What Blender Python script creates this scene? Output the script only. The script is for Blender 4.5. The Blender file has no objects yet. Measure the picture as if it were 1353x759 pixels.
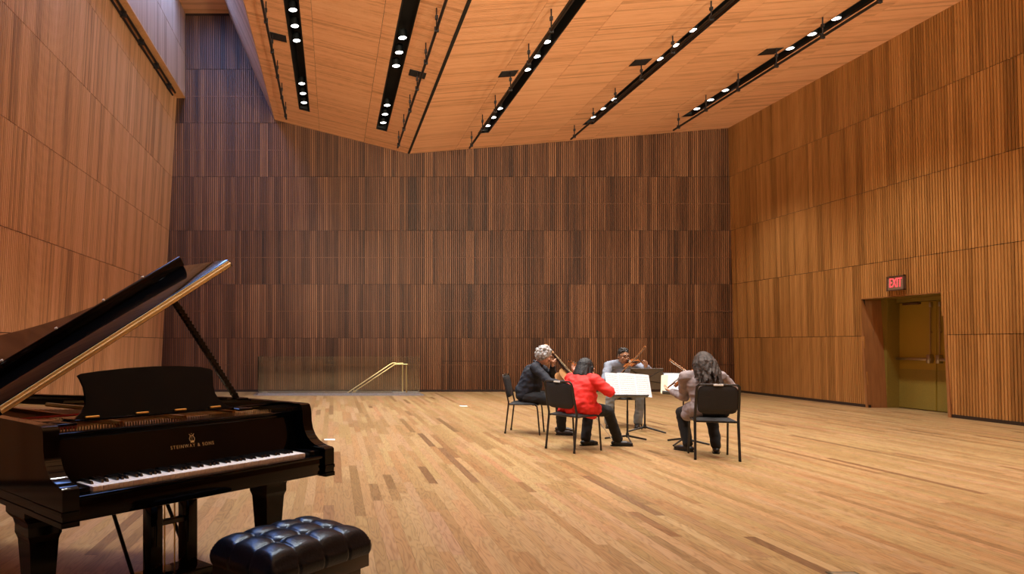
import bpy, bmesh, math, random
from mathutils import Vector, Matrix, Euler
from mathutils import noise as pnoise
random.seed(11)
C = bpy.context.scene.collection
SC = bpy.context.scene
V = Vector
PI = math.pi

# ------------------------------------------------------------------ camera
F_PX, CX, CY, H = 902.0, 440.0, 455.0, 1.33
cam_data = bpy.data.cameras.new('camera')
cam_data.sensor_width = 36.0
cam_data.lens = F_PX / 1353 * 36.0
cam_data.shift_x = (676.5 - CX) / 1353
cam_data.shift_y = (CY - 379.5) / 1353
cam_data.clip_start = 0.05
cam = bpy.data.objects.new('camera', cam_data)
C.objects.link(cam)
cam.location = (0, 0, H)
cam.rotation_euler = (PI / 2, 0, 0)
SC.camera = cam

# ------------------------------------------------------------------ light settings
SC.view_settings.view_transform = 'Standard'
SC.view_settings.look = 'None'
SC.view_settings.exposure = EXPO = 0.0
SC.view_settings.gamma = 1.0
SC.view_settings.use_curve_mapping = False
LAMP_POWER = 330.0
FILL_POWER = 4700.0
FILL_COLOR = (1.0, 0.86, 0.66)
LAMP_COLOR = (1.0, 0.96, 0.90)
LAMP_CONE = math.radians(84)
SKY_STRENGTH = 11.0
SKY_COLOR = (0.25, 0.43, 1.0)
world = bpy.data.worlds.new('world')
SC.world = world
world.use_nodes = True
world.node_tree.nodes['Background'].inputs[0].default_value = (0.6, 0.75, 1.0, 1)
world.node_tree.nodes['Background'].inputs[1].default_value = 0.05
SC.cycles.max_bounces = 10
SC.cycles.diffuse_bounces = 6
SC.cycles.sample_clamp_indirect = 6.0
SC.cycles.use_light_tree = True


def P(px, py, Z):
    """the point at distance Z in front of the lens that the photograph shows at pixel px, py"""
    return V(((px - CX) * Z / F_PX, Z, H - (py - CY) * Z / F_PX))


# ------------------------------------------------------------------ materials
def new_mat(name):
    m = bpy.data.materials.new(name)
    m.use_nodes = True
    nt = m.node_tree
    return m, nt, nt.nodes['Principled BSDF']


def node(nt, kind, **kw):
    n = nt.nodes.new(kind)
    for k, v in kw.items():
        if isinstance(k, str) and k.startswith('i_'):
            n.inputs[int(k[2:])].default_value = v
        else:
            setattr(n, k, v)
    return n


def math_n(nt, op, a, b=None, c=None, clamp=False):
    n = nt.nodes.new('ShaderNodeMath')
    n.operation = op
    n.use_clamp = clamp
    for i, x in enumerate((a, b, c)):
        if x is None:
            continue
        if isinstance(x, (int, float)):
            n.inputs[i].default_value = x
        else:
            nt.links.new(x, n.inputs[i])
    return n.outputs[0]


def ramp(nt, fac, stops):
    n = nt.nodes.new('ShaderNodeValToRGB')
    el = n.color_ramp.elements
    while len(el) < len(stops):
        el.new(0.5)
    for e, (p, c) in zip(el, stops):
        e.position = p
        e.color = (*c, 1)
    nt.links.new(fac, n.inputs[0])
    return n.outputs[0]


def mixc(nt, fac, a, b, mode='MIX'):
    n = nt.nodes.new('ShaderNodeMix')
    n.data_type = 'RGBA'
    n.blend_type = mode
    for s, x in ((0, fac), (6, a), (7, b)):
        if isinstance(x, (int, float)):
            n.inputs[s].default_value = x
        elif isinstance(x, tuple):
            n.inputs[s].default_value = (*x, 1)
        else:
            nt.links.new(x, n.inputs[s])
    return n.outputs[2]


def simple(name, col, rough=0.5, metal=0.0, var=0.12, scale=30.0, bump=0.0, coat=0.0, spec=0.5):
    """plain surface with a little procedural unevenness in colour"""
    m, nt, b = new_mat(name)
    tc = node(nt, 'ShaderNodeTexCoord')
    nz = node(nt, 'ShaderNodeTexNoise')
    nz.inputs['Scale'].default_value = scale
    nz.inputs['Detail'].default_value = 3
    nt.links.new(tc.outputs['Object'], nz.inputs['Vector'])
    dark = tuple(c * (1 - var) for c in col)
    lite = tuple(min(1, c * (1 + var)) for c in col)
    nt.links.new(ramp(nt, nz.outputs[0], [(0.3, dark), (0.7, lite)]), b.inputs['Base Color'])
    b.inputs['Roughness'].default_value = rough
    b.inputs['Metallic'].default_value = metal
    b.inputs['Coat Weight'].default_value = coat
    b.inputs['Coat Roughness'].default_value = 0.05
    b.inputs['Specular IOR Level'].default_value = spec
    if bump:
        bp = node(nt, 'ShaderNodeBump')
        bp.inputs['Strength'].default_value = bump
        bp.inputs['Distance'].default_value = 0.01
        nt.links.new(nz.outputs[0], bp.inputs['Height'])
        nt.links.new(bp.outputs[0], b.inputs['Normal'])
    return m


def slat_wood(name, dark, mid, lite, axis, rough=0.5, seed=0.0):
    """slatted timber: each slat takes its tone from the mesh attribute 'tint', grain runs along `axis`"""
    m, nt, b = new_mat(name)
    at = node(nt, 'ShaderNodeAttribute', attribute_name='tint')
    oi = node(nt, 'ShaderNodeObjectInfo')
    geo = node(nt, 'ShaderNodeNewGeometry')
    mp = node(nt, 'ShaderNodeMapping')
    sc = [26.0, 26.0, 26.0]
    sc['XYZ'.index(axis)] = 1.3
    mp.inputs['Scale'].default_value = sc
    mp.inputs['Location'].default_value = (seed, seed * 2, seed * 3)
    nt.links.new(geo.outputs['Position'], mp.inputs['Vector'])
    nz = node(nt, 'ShaderNodeTexNoise')
    nz.inputs['Scale'].default_value = 1.0
    nz.inputs['Detail'].default_value = 4
    nt.links.new(mp.outputs[0], nz.inputs['Vector'])
    mp2 = node(nt, 'ShaderNodeMapping')
    sc2 = [2.2, 2.2, 2.2]
    sc2['XYZ'.index(axis)] = 0.12
    mp2.inputs['Scale'].default_value = sc2
    nt.links.new(geo.outputs['Position'], mp2.inputs['Vector'])
    nz2 = node(nt, 'ShaderNodeTexNoise')
    nz2.inputs['Detail'].default_value = 3
    nz2.inputs['Scale'].default_value = 1.0
    nt.links.new(mp2.outputs[0], nz2.inputs['Vector'])
    t = math_n(nt, 'MULTIPLY_ADD', at.outputs['Fac'], 0.62, math_n(nt, 'MULTIPLY_ADD', nz.outputs[0], 0.55, -0.12))
    t = math_n(nt, 'ADD', t, math_n(nt, 'MULTIPLY', math_n(nt, 'SUBTRACT', oi.outputs['Random'], 0.5), 0.07))
    t = math_n(nt, 'ADD', t, math_n(nt, 'MULTIPLY', math_n(nt, 'SUBTRACT', nz2.outputs[0], 0.5), 0.35))
    nt.links.new(ramp(nt, t, [(0.08, dark), (0.48, mid), (0.9, lite)]), b.inputs['Base Color'])
    b.inputs['Roughness'].default_value = rough
    b.inputs['Specular IOR Level'].default_value = 0.35
    return m


def floor_wood(name):
    """oak strip flooring: board tone from 'tint', cathedral grain along Y"""
    m, nt, b = new_mat(name)
    at = node(nt, 'ShaderNodeAttribute', attribute_name='tint')
    geo = node(nt, 'ShaderNodeNewGeometry')
    off = node(nt, 'ShaderNodeCombineXYZ')
    nt.links.new(math_n(nt, 'MULTIPLY', at.outputs['Fac'], 37.0), off.inputs[0])
    nt.links.new(math_n(nt, 'MULTIPLY', at.outputs['Fac'], 91.0), off.inputs[1])
    add = node(nt, 'ShaderNodeVectorMath', operation='ADD')
    nt.links.new(geo.outputs['Position'], add.inputs[0])
    nt.links.new(off.outputs[0], add.inputs[1])
    mp = node(nt, 'ShaderNodeMapping')
    mp.inputs['Scale'].default_value = (14.0, 1.6, 1.0)
    nt.links.new(add.outputs[0], mp.inputs['Vector'])
    wv = node(nt, 'ShaderNodeTexNoise')
    wv.inputs['Scale'].default_value = 1.0
    wv.inputs['Detail'].default_value = 1.5
    nt.links.new(mp.outputs[0], wv.inputs['Vector'])
    rings = math_n(nt, 'FRACT', math_n(nt, 'MULTIPLY', wv.outputs[0], 9.0))
    rings = math_n(nt, 'POWER', math_n(nt, 'ABSOLUTE', math_n(nt, 'SUBTRACT', rings, 0.5)), 1.0)
    mp3 = node(nt, 'ShaderNodeMapping')
    mp3.inputs['Scale'].default_value = (160.0, 5.0, 1.0)
    nt.links.new(add.outputs[0], mp3.inputs['Vector'])
    fine = node(nt, 'ShaderNodeTexNoise')
    fine.inputs['Scale'].default_value = 1.0
    fine.inputs['Detail'].default_value = 2
    nt.links.new(mp3.outputs[0], fine.inputs['Vector'])
    tone = ramp(nt, at.outputs['Fac'], [(0.0, (0.10, 0.052, 0.022)), (0.09, (0.165, 0.090, 0.034)), (0.22, (0.225, 0.130, 0.050)),
                                        (0.55, (0.275, 0.170, 0.070)), (0.8, (0.315, 0.205, 0.092)), (1.0, (0.295, 0.170, 0.080))])
    h1 = math_n(nt, 'FRACT', math_n(nt, 'MULTIPLY', at.outputs['Fac'], 173.3))
    tone = mixc(nt, 1.0, tone, ramp(nt, h1, [(0.0, (1.04, 0.93, 0.90)), (0.35, (1.0, 1.0, 1.0)), (0.7, (1.02, 1.06, 1.0)), (1.0, (1.03, 1.0, 1.12))]), 'MULTIPLY')
    g = math_n(nt, 'MULTIPLY_ADD', rings, 0.75, math_n(nt, 'MULTIPLY', fine.outputs[0], 0.55), clamp=True)
    col = mixc(nt, 1.0, tone, ramp(nt, g, [(0.12, (0.56, 0.46, 0.36)), (0.50, (1.08, 1.06, 1.04))]), 'MULTIPLY')
    nt.links.new(col, b.inputs['Base Color'])
    rr = math_n(nt, 'MULTIPLY_ADD', fine.outputs[0], 0.12, 0.34)
    nt.links.new(rr, b.inputs['Roughness'])
    b.inputs['Specular IOR Level'].default_value = 0.4
    bp = node(nt, 'ShaderNodeBump')
    bp.inputs['Strength'].default_value = 0.08
    bp.inputs['Distance'].default_value = 0.002
    nt.links.new(fine.outputs[0], bp.inputs['Height'])
    nt.links.new(bp.outputs[0], b.inputs['Normal'])
    return m


def emit(name, col, strength):
    m, nt, b = new_mat(name)
    b.inputs['Base Color'].default_value = (*col, 1)
    b.inputs['Emission Color'].default_value = (*col, 1)
    b.inputs['Emission Strength'].default_value = strength
    return m


def glass_mat(name, tint):
    m, nt, b = new_mat(name)
    nt.nodes.remove(b)
    out = nt.nodes['Material Output']
    tr = node(nt, 'ShaderNodeBsdfTransparent')
    tr.inputs[0].default_value = (*tint, 1)
    gl = node(nt, 'ShaderNodeBsdfGlossy')
    gl.inputs['Roughness'].default_value = 0.02
    fr = node(nt, 'ShaderNodeFresnel')
    fr.inputs[0].default_value = 1.62
    mx = node(nt, 'ShaderNodeMixShader')
    nt.links.new(fr.outputs[0], mx.inputs[0])
    nt.links.new(tr.outputs[0], mx.inputs[1])
    nt.links.new(gl.outputs[0], mx.inputs[2])
    # mottled olive film that paints in the floor's reflection
    tc = node(nt, 'ShaderNodeTexCoord')
    nz = node(nt, 'ShaderNodeTexNoise')
    nz.inputs['Scale'].default_value = 3.5
    nz.inputs['Detail'].default_value = 5
    nt.links.new(tc.outputs['Object'], nz.inputs['Vector'])
    df = node(nt, 'ShaderNodeBsdfDiffuse')
    df.inputs[0].default_value = (0.62, 0.56, 0.36, 1)
    mx2 = node(nt, 'ShaderNodeMixShader')
    nt.links.new(math_n(nt, 'MULTIPLY', nz.outputs[0], 0.07), mx2.inputs[0])
    nt.links.new(mx.outputs[0], mx2.inputs[1])
    nt.links.new(df.outputs[0], mx2.inputs[2])
    nt.links.new(mx2.outputs[0], out.inputs[0])
    return m


def sheet_mat(name):
    """white paper printed with staves and notes"""
    m, nt, b = new_mat(name)
    uv = node(nt, 'ShaderNodeUVMap')
    sp = node(nt, 'ShaderNodeSeparateXYZ')
    nt.links.new(uv.outputs[0], sp.inputs[0])
    stave = math_n(nt, 'FRACT', math_n(nt, 'MULTIPLY', sp.outputs[1], 11.0))
    inside = math_n(nt, 'COMPARE', stave, 0.5, 0.26)
    line = math_n(nt, 'LESS_THAN', math_n(nt, 'FRACT', math_n(nt, 'MULTIPLY', stave, 10.0)), 0.22)
    mp = node(nt, 'ShaderNodeMapping')
    mp.inputs['Scale'].default_value = (46, 70, 1)
    nt.links.new(uv.outputs[0], mp.inputs[0])
    nz = node(nt, 'ShaderNodeTexNoise')
    nz.inputs['Scale'].default_value = 1.0
    nz.inputs['Detail'].default_value = 1
    nt.links.new(mp.outputs[0], nz.inputs[0])
    notes = math_n(nt, 'GREATER_THAN', nz.outputs[0], 0.58)
    ink = math_n(nt, 'MULTIPLY', math_n(nt, 'MAXIMUM', line, notes), inside)
    mx = math_n(nt, 'COMPARE', sp.outputs[0], 0.5, 0.43)
    my = math_n(nt, 'COMPARE', sp.outputs[1], 0.5, 0.45)
    ink = math_n(nt, 'MULTIPLY', ink, math_n(nt, 'MULTIPLY', mx, my))
    col = mixc(nt, math_n(nt, 'MULTIPLY', ink, 0.75), (0.86, 0.88, 0.90), (0.05, 0.05, 0.06))
    nt.links.new(col, b.inputs['Base Color'])
    b.inputs['Roughness'].default_value = 0.6
    return m


M = {}
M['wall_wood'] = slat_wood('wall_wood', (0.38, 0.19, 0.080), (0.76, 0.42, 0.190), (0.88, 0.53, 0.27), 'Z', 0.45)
M['right_wood_shaded'] = slat_wood('right_wood_shaded', (0.20, 0.084, 0.020), (0.45, 0.205, 0.055), (0.60, 0.29, 0.090), 'Z', 0.45, 9.3)  # same timber as the left wall, darkened for the dimmer light on this side
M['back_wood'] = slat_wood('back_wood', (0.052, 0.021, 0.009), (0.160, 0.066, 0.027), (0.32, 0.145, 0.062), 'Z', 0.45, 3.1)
M['ceiling_wood'] = slat_wood('ceiling_wood', (0.52, 0.235, 0.10), (0.88, 0.46, 0.225), (0.95, 0.56, 0.30), 'X', 0.5, 7.7)
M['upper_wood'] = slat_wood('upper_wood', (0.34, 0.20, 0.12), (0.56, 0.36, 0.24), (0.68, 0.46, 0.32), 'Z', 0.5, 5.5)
M['dark_backing'] = simple('dark_backing', (0.045, 0.019, 0.008), 0.8)
M['ceiling_backing'] = simple('ceiling_backing', (0.10, 0.04, 0.015), 0.8)
M['base_shade'] = simple('base_shade', (0.03, 0.014, 0.007), 0.6)  # near-black colour stands for the shadow gap at the wall foot
M['slot_black'] = simple('slot_black', (0.006, 0.007, 0.006), 0.6)
M['pipe_black'] = simple('pipe_black', (0.012, 0.009, 0.008), 0.5)
M['lamp'] = emit('lamp', (1.0, 0.98, 0.94), 9.0)
M['sky_pane'] = emit('sky_pane', SKY_COLOR, SKY_STRENGTH)
M['floor'] = floor_wood('floor_oak')
M['subfloor'] = simple('subfloor', (0.07, 0.035, 0.015), 0.8)
M['jamb_wood'] = slat_wood('jamb_wood', (0.20, 0.085, 0.030), (0.37, 0.16, 0.055), (0.46, 0.22, 0.08), 'Z', 0.4, 1.7)
M['door'] = simple('door_olive', (0.36, 0.245, 0.030), 0.35, var=0.04, scale=2)
M['door_frame'] = simple('door_frame_olive', (0.26, 0.19, 0.035), 0.4, var=0.05)
M['steel'] = simple('steel', (0.55, 0.50, 0.42), 0.3, 1.0, var=0.05)
M['bronze'] = simple('bronze', (0.42, 0.30, 0.16), 0.4, 0.8, var=0.05)
M['kerb'] = simple('kerb_metal', (0.36, 0.35, 0.35), 0.4, 0.6)
M['rail_brass'] = simple('rail_brass', (0.72, 0.55, 0.25), 0.35, 0.5, var=0.05)
M['glass'] = glass_mat('balustrade_glass', (0.97, 0.97, 0.90))
M['stair'] = simple('stair_stone', (0.10, 0.08, 0.06), 0.7)
M['white_plate'] = simple('white_plate', (0.85, 0.84, 0.78), 0.35, var=0.03)
M['dark_plate'] = simple('dark_plate', (0.05, 0.065, 0.045), 0.35, 0.5)
M['plate_cover'] = simple('plate_cover', (0.20, 0.14, 0.075), 0.5)
M['sign_face'] = simple('sign_face', (0.33, 0.24, 0.16), 0.35, 0.3)
M['sign_frame'] = simple('sign_frame', (0.10, 0.05, 0.03), 0.4)
M['sign_red'] = emit('sign_red', (1.0, 0.10, 0.12), 0.75)
M['lacquer'] = simple('black_lacquer', (0.0025, 0.0025, 0.003), 0.07, var=0.1, spec=0.21)
M['satin_black'] = simple('satin_black', (0.005, 0.005, 0.006), 0.28, var=0.2, scale=60)
M['ivory'] = simple('key_white', (0.86, 0.86, 0.84), 0.2, var=0.02)
M['ebony'] = simple('key_black', (0.006, 0.006, 0.007), 0.22)
M['gold'] = simple('gold', (0.85, 0.62, 0.22), 0.28, 1.0, var=0.05)
M['gold_leaf'] = simple('gold_letter', (0.62, 0.50, 0.24), 0.35, 0.6, var=0.05)
M['plate_gold'] = simple('plate_gold', (0.55, 0.27, 0.07), 0.35, 0.7, var=0.12, scale=8)
M['soundboard'] = simple('soundboard', (0.42, 0.22, 0.08), 0.4, var=0.1, scale=10)
M['felt_red'] = simple('felt_red', (0.30, 0.02, 0.02), 0.9)
M['felt_white'] = simple('felt_white', (0.75, 0.70, 0.60), 0.9)
M['string'] = simple('string_steel', (0.6, 0.5, 0.35), 0.3, 1.0)
M['leather'] = simple('leather', (0.004, 0.006, 0.011), 0.30, var=0.3, scale=90, bump=0.12, spec=0.45)
M['leather'].node_tree.nodes['Principled BSDF'].inputs['Specular Tint'].default_value = (0.55, 0.75, 1.0, 1)  # bluish tint puts cool light into the leather's highlights
M['desk_black'] = simple('desk_black', (0.004, 0.006, 0.010), 0.22, var=0.1, spec=0.35)
M['desk_black'].node_tree.nodes['Principled BSDF'].inputs['Specular Tint'].default_value = (0.55, 0.75, 1.0, 1)  # desk sheen coloured blue, as if lit by cool light
M['hinge_brass'] = simple('hinge_brass', (0.95, 0.78, 0.38), 0.4, 0.15, var=0.05)
M['chair_fabric'] = simple('chair_fabric', (0.010, 0.009, 0.009), 0.75, var=0.3, scale=120, bump=0.2)
M['chair_metal'] = simple('chair_metal', (0.012, 0.011, 0.011), 0.35)
M['tag_white'] = simple('tag_white', (0.75, 0.74, 0.70), 0.5, var=0.03)
M['stand_black'] = simple('stand_black', (0.012, 0.012, 0.012), 0.4)
M['stand_grey'] = simple('stand_grey', (0.12, 0.11, 0.10), 0.45, var=0.08)
M['paper'] = sheet_mat('printed_paper')
M['paper_cream'] = simple('paper_cream', (0.75, 0.66, 0.45), 0.6, var=0.04)
M['skin'] = simple('skin', (0.60, 0.33, 0.22), 0.5, var=0.08, scale=12)
M['skin_tan'] = simple('skin_tan', (0.46, 0.25, 0.15), 0.5, var=0.08, scale=12)
M['hair_grey'] = simple('hair_grey', (0.36, 0.36, 0.355), 0.6, var=0.45, scale=45, bump=0.6)
M['hair_black'] = simple('hair_black', (0.007, 0.006, 0.006), 0.6, var=0.5, scale=60, bump=0.5)
M['hair_dark'] = simple('hair_dark', (0.020, 0.017, 0.015), 0.5, var=0.5, scale=50, bump=0.4)
M['hair_brown'] = simple('hair_brown', (0.030, 0.018, 0.012), 0.72, var=0.75, scale=30, bump=0.7)
M['shirt_navy'] = simple('shirt_navy', (0.006, 0.008, 0.016), 0.8, var=0.3, scale=14, bump=0.4)
M['trouser_black'] = simple('trouser_black', (0.006, 0.006, 0.007), 0.85, var=0.3, scale=14, bump=0.3)
M['jacket_red'] = simple('jacket_red', (0.72, 0.020, 0.014), 0.75, var=0.12, scale=10, bump=0.5)
M['shirt_grey'] = simple('shirt_grey', (0.23, 0.26, 0.33), 0.8, var=0.12, scale=14, bump=0.4)
M['vest_dark'] = simple('vest_dark', (0.035, 0.035, 0.05), 0.8)
M['trouser_grey'] = simple('trouser_grey', (0.20, 0.22, 0.23), 0.85, var=0.15, scale=16, bump=0.4)
M['sweater_taupe'] = simple('sweater_taupe', (0.25, 0.205, 0.205), 0.85, var=0.14, scale=18, bump=0.5)
M['shoe_black'] = simple('shoe_black', (0.008, 0.007, 0.007), 0.35)
M['shoe_brown'] = simple('shoe_brown', (0.030, 0.022, 0.018), 0.5)
M['violin_wood'] = simple('violin_wood', (0.28, 0.085, 0.020), 0.25, var=0.25, scale=14, coat=0.4)
M['cello_wood'] = simple('cello_wood', (0.40, 0.20, 0.075), 0.28, var=0.2, scale=7, coat=0.4)
M['cello_neck'] = simple('cello_neck', (0.07, 0.025, 0.010), 0.35)
M['bow_wood'] = simple('bow_wood', (0.50, 0.22, 0.08), 0.35, var=0.1)
M['horsehair'] = simple('horsehair', (0.75, 0.70, 0.58), 0.6, var=0.05)
M['eye'] = simple('eye_dark', (0.02, 0.015, 0.012), 0.2)
M['lip'] = simple('lip', (0.42, 0.16, 0.12), 0.5)


# ------------------------------------------------------------------ mesh building
class MB:
    def __init__(self):
        self.v, self.f, self.t, self.uv = [], [], [], {}

    def add(self, verts, faces, mat=None, tint=0.5):
        n = len(self.v)
        for p in verts:
            p = V(p)
            self.v.append(mat @ p if mat is not None else p)
        for f in faces:
            self.f.append([i + n for i in f])
            self.t.append(tint)
        return self

    def box(self, lo, hi, mat=None, tint=0.5, skip=()):
        x0, y0, z0 = lo
        x1, y1, z1 = hi
        vs = [(x0, y0, z0), (x1, y0, z0), (x1, y1, z0), (x0, y1, z0), (x0, y0, z1), (x1, y0, z1), (x1, y1, z1), (x0, y1, z1)]
        fs = {'-z': (3, 2, 1, 0), '+z': (4, 5, 6, 7), '-y': (0, 1, 5, 4), '+y': (2, 3, 7, 6), '-x': (3, 0, 4, 7), '+x': (1, 2, 6, 5)}
        return self.add(vs, [f for k, f in fs.items() if k not in skip], mat, tint)

    def bbox(self, lo, hi, r=0.006, mat=None, tint=0.5):
        """box with chamfered edges"""
        bm = bmesh.new()
        bmesh.ops.create_cube(bm, size=1.0)
        c = [(a + b) / 2 for a, b in zip(lo, hi)]
        s = [b - a for a, b in zip(lo, hi)]
        for q in bm.verts:
            q.co = V((q.co.x * s[0] + c[0], q.co.y * s[1] + c[1], q.co.z * s[2] + c[2]))
        bmesh.ops.bevel(bm, geom=bm.edges[:], offset=min(r, min(s) * 0.45), segments=2, profile=0.5, affect='EDGES')
        bm.verts.ensure_lookup_table()
        for i, q in enumerate(bm.verts):
            q.index = i
        self.add([q.co.copy() for q in bm.verts], [[q.index for q in f.verts] for f in bm.faces], mat, tint)
        bm.free()
        return self

    def prism(self, poly, d, plane='XY', off=0.0, mat=None, tint=0.5):
        """closed polygon in a plane, extruded from off to off+d along the third axis"""
        def lift(p, h):
            a, b = p
            return {'XY': (a, b, h), 'XZ': (a, h, b), 'YZ': (h, a, b)}[plane]
        n = len(poly)
        vs = [lift(p, off) for p in poly] + [lift(p, off + d) for p in poly]
        fs = [list(range(n))[::-1], list(range(n, 2 * n))]
        fs += [[i, (i + 1) % n, n + (i + 1) % n, n + i] for i in range(n)]
        return self.add(vs, fs, mat, tint)

    def tube(self, pts, r, seg=8, mat=None, caps=True, flat=1.0):
        pts = [V(p) for p in pts]
        rs = r if isinstance(r, (list, tuple)) else [r] * len(pts)
        vs, fs = [], []
        up = None
        for i, p in enumerate(pts):
            d = (pts[min(i + 1, len(pts) - 1)] - pts[max(i - 1, 0)])
            d = d.normalized() if d.length > 1e-9 else V((0, 0, 1))
            if up is None:
                a = V((0, 0, 1)) if abs(d.z) < 0.9 else V((1, 0, 0))
            else:
                a = up
            s = d.cross(a)
            s = s.normalized() if s.length > 1e-6 else d.orthogonal().normalized()
            up = s.cross(d).normalized()
            for k in range(seg):
                t = 2 * PI * k / seg
                vs.append(p + s * math.cos(t) * rs[i] + up * math.sin(t) * rs[i] * flat)
        for i in range(len(pts) - 1):
            for k in range(seg):
                k2 = (k + 1) % seg
                fs.append((i * seg + k, i * seg + k2, (i + 1) * seg + k2, (i + 1) * seg + k))
        if caps:
            fs.append(tuple(range(seg))[::-1])
            fs.append(tuple(range((len(pts) - 1) * seg, len(pts) * seg)))
        return self.add(vs, [f[::-1] for f in fs], mat)

    def lathe(self, prof, seg=24, mat=None):
        vs, fs = [], []
        for (r, z) in prof:
            for k in range(seg):
                t = 2 * PI * k / seg
                vs.append((r * math.cos(t), r * math.sin(t), z))
        for i in range(len(prof) - 1):
            for k in range(seg):
                k2 = (k + 1) % seg
                fs.append((i * seg + k, i * seg + k2, (i + 1) * seg + k2, (i + 1) * seg + k))
        fs.append(tuple(range(seg))[::-1])
        fs.append(tuple(range((len(prof) - 1) * seg, len(prof) * seg)))
        return self.add(vs, fs, mat)

    def ball(self, c, r, rot=None, seg=16, rings=10):
        """ellipsoid with radii r (number or three)"""
        if isinstance(r, (int, float)):
            r = (r, r, r)
        c = V(c)
        vs, fs = [], []
        for i in range(rings + 1):
            ph = PI * i / rings
            for k in range(seg):
                t = 2 * PI * k / seg
                p = V((r[0] * math.sin(ph) * math.cos(t), r[1] * math.sin(ph) * math.sin(t), r[2] * math.cos(ph)))
                vs.append(c + (rot @ p if rot is not None else p))
        for i in range(rings):
            for k in range(seg):
                k2 = (k + 1) % seg
                fs.append((i * seg + k, (i + 1) * seg + k, (i + 1) * seg + k2, i * seg + k2))
        return self.add(vs, fs)

    def capsule(self, a, b, r1, r2, seg=14, flat=None):
        """tapered limb with rounded ends; flat = (direction, factor) squashes it"""
        a, b = V(a), V(b)
        d = b - a
        L = d.length
        d = d.normalized() if L > 1e-6 else V((0, 0, 1))
        s = d.orthogonal().normalized()
        u = d.cross(s)
        rings = []
        for i in range(5):
            t = PI / 2 * (1 - i / 4.0)
            rings.append((a - d * r1 * math.sin(t), r1 * math.cos(t)))
        for i in range(1, 4):
            t = i / 4
            rings.append((a + d * L * t, r1 + (r2 - r1) * t))
        for i in range(5):
            t = PI / 2 * i / 4.0
            rings.append((b + d * r2 * math.sin(t), r2 * math.cos(t)))
        vs, fs = [], []
        for c, r in rings:
            r = max(r, 1e-4)
            for k in range(seg):
                t = 2 * PI * k / seg
                o = (s * math.cos(t) + u * math.sin(t)) * r
                if flat is not None:
                    fd, ff = V(flat[0]).normalized(), flat[1]
                    o = o - fd * o.dot(fd) * (1 - ff)
                vs.append(c + o)
        n = len(rings)
        for i in range(n - 1):
            for k in range(seg):
                k2 = (k + 1) % seg
                fs.append((i * seg + k, i * seg + k2, (i + 1) * seg + k2, (i + 1) * seg + k))
        fs.append(tuple(range(seg))[::-1])
        fs.append(tuple(range((n - 1) * seg, n * seg)))
        return self.add(vs, fs)

    def chain(self, pts, rs, flat=None):
        for i in range(len(pts) - 1):
            self.capsule(pts[i], pts[i + 1], rs[i], rs[i + 1], flat=flat)
        return self

    def mesh(self, name, mat, org=None, smooth=False):
        me = bpy.data.meshes.new(name)
        vs = [p - org for p in self.v] if org is not None else self.v
        me.from_pydata([tuple(p) for p in vs], [], self.f)
        at = me.attributes.new('tint', 'FLOAT', 'FACE')
        at.data.foreach_set('value', self.t)
        if mat is not None:
            me.materials.append(mat)
        if smooth:
            me.shade_smooth()
            if smooth != 'all':
                me.set_sharp_from_angle(angle=math.radians(38))
        return me

    def build(self, name, mat, parent=None, org=None, smooth=False, fix=False):
        me = self.mesh(name, mat, org, smooth)
        if fix:
            bm = bmesh.new()
            bm.from_mesh(me)
            bmesh.ops.recalc_face_normals(bm, faces=bm.faces[:])
            bm.to_mesh(me)
            bm.free()
        return link(name, me, parent)


def link(name, me, parent=None, loc=None):
    o = bpy.data.objects.new(name, me)
    C.objects.link(o)
    if parent is not None:
        o.parent = parent
    if loc is not None:
        o.location = loc
    return o


def tag(o, label, cat=None, group=None, kind=None):
    o['label'] = label
    if cat:
        o['category'] = cat
    if group:
        o['group'] = group
    if kind:
        o['kind'] = kind
    return o


def thing(name, label, cat, loc=(0, 0, 0), rz=0.0, group=None):
    o = bpy.data.objects.new(name, None)
    C.objects.link(o)
    o.location = loc
    o.rotation_euler = (0, 0, rz)
    o.empty_display_size = 0.2
    return tag(o, label, cat, group)


def structure(o, label):
    o['kind'] = 'structure'
    o['label'] = label
    return o


def copy_tree(o, parent=None):
    c = o.copy()
    C.objects.link(c)
    c.parent = parent
    for ch in list(o.children):
        copy_tree(ch, c)
    return c


def remeshed(mb, voxel, smooth_it=4):
    """fuse overlapping limbs into one continuous surface"""
    me = mb.mesh('fuse', None)
    ob = bpy.data.objects.new('fuse', me)
    C.objects.link(ob)
    r = ob.modifiers.new('r', 'REMESH')
    r.mode = 'VOXEL'
    r.voxel_size = voxel
    s = ob.modifiers.new('s', 'SMOOTH')
    s.iterations = smooth_it
    s.factor = 0.5
    dg = bpy.context.evaluated_depsgraph_get()
    out = bpy.data.meshes.new_from_object(ob.evaluated_get(dg))
    bpy.data.objects.remove(ob)
    bpy.data.meshes.remove(me)
    return out


def fused(mb, voxel, name, mat, parent, org, it=4, fold=0.0, freq=7.5):
    me = remeshed(mb, voxel, it)
    if fold:
        # creases of the cloth, mostly running across the limbs
        nrm = [q.normal.copy() for q in me.vertices]
        for q, qn in zip(me.vertices, nrm):
            p = q.co.copy()
            w = pnoise.noise(V((p.x * freq, p.y * freq, p.z * freq * 1.9)))
            w2 = pnoise.noise(V((p.x * freq * 2.3 + 7, p.y * freq * 2.3, p.z * freq * 2.9)))
            q.co = p + qn * fold * ((1 - 2 * abs(w)) * 0.9 + 0.5 * w2)
    me.name = name
    me.transform(Matrix.Translation(-org))
    me.materials.clear()
    me.materials.append(mat)
    me.shade_smooth()
    return link(name, me, parent)


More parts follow.
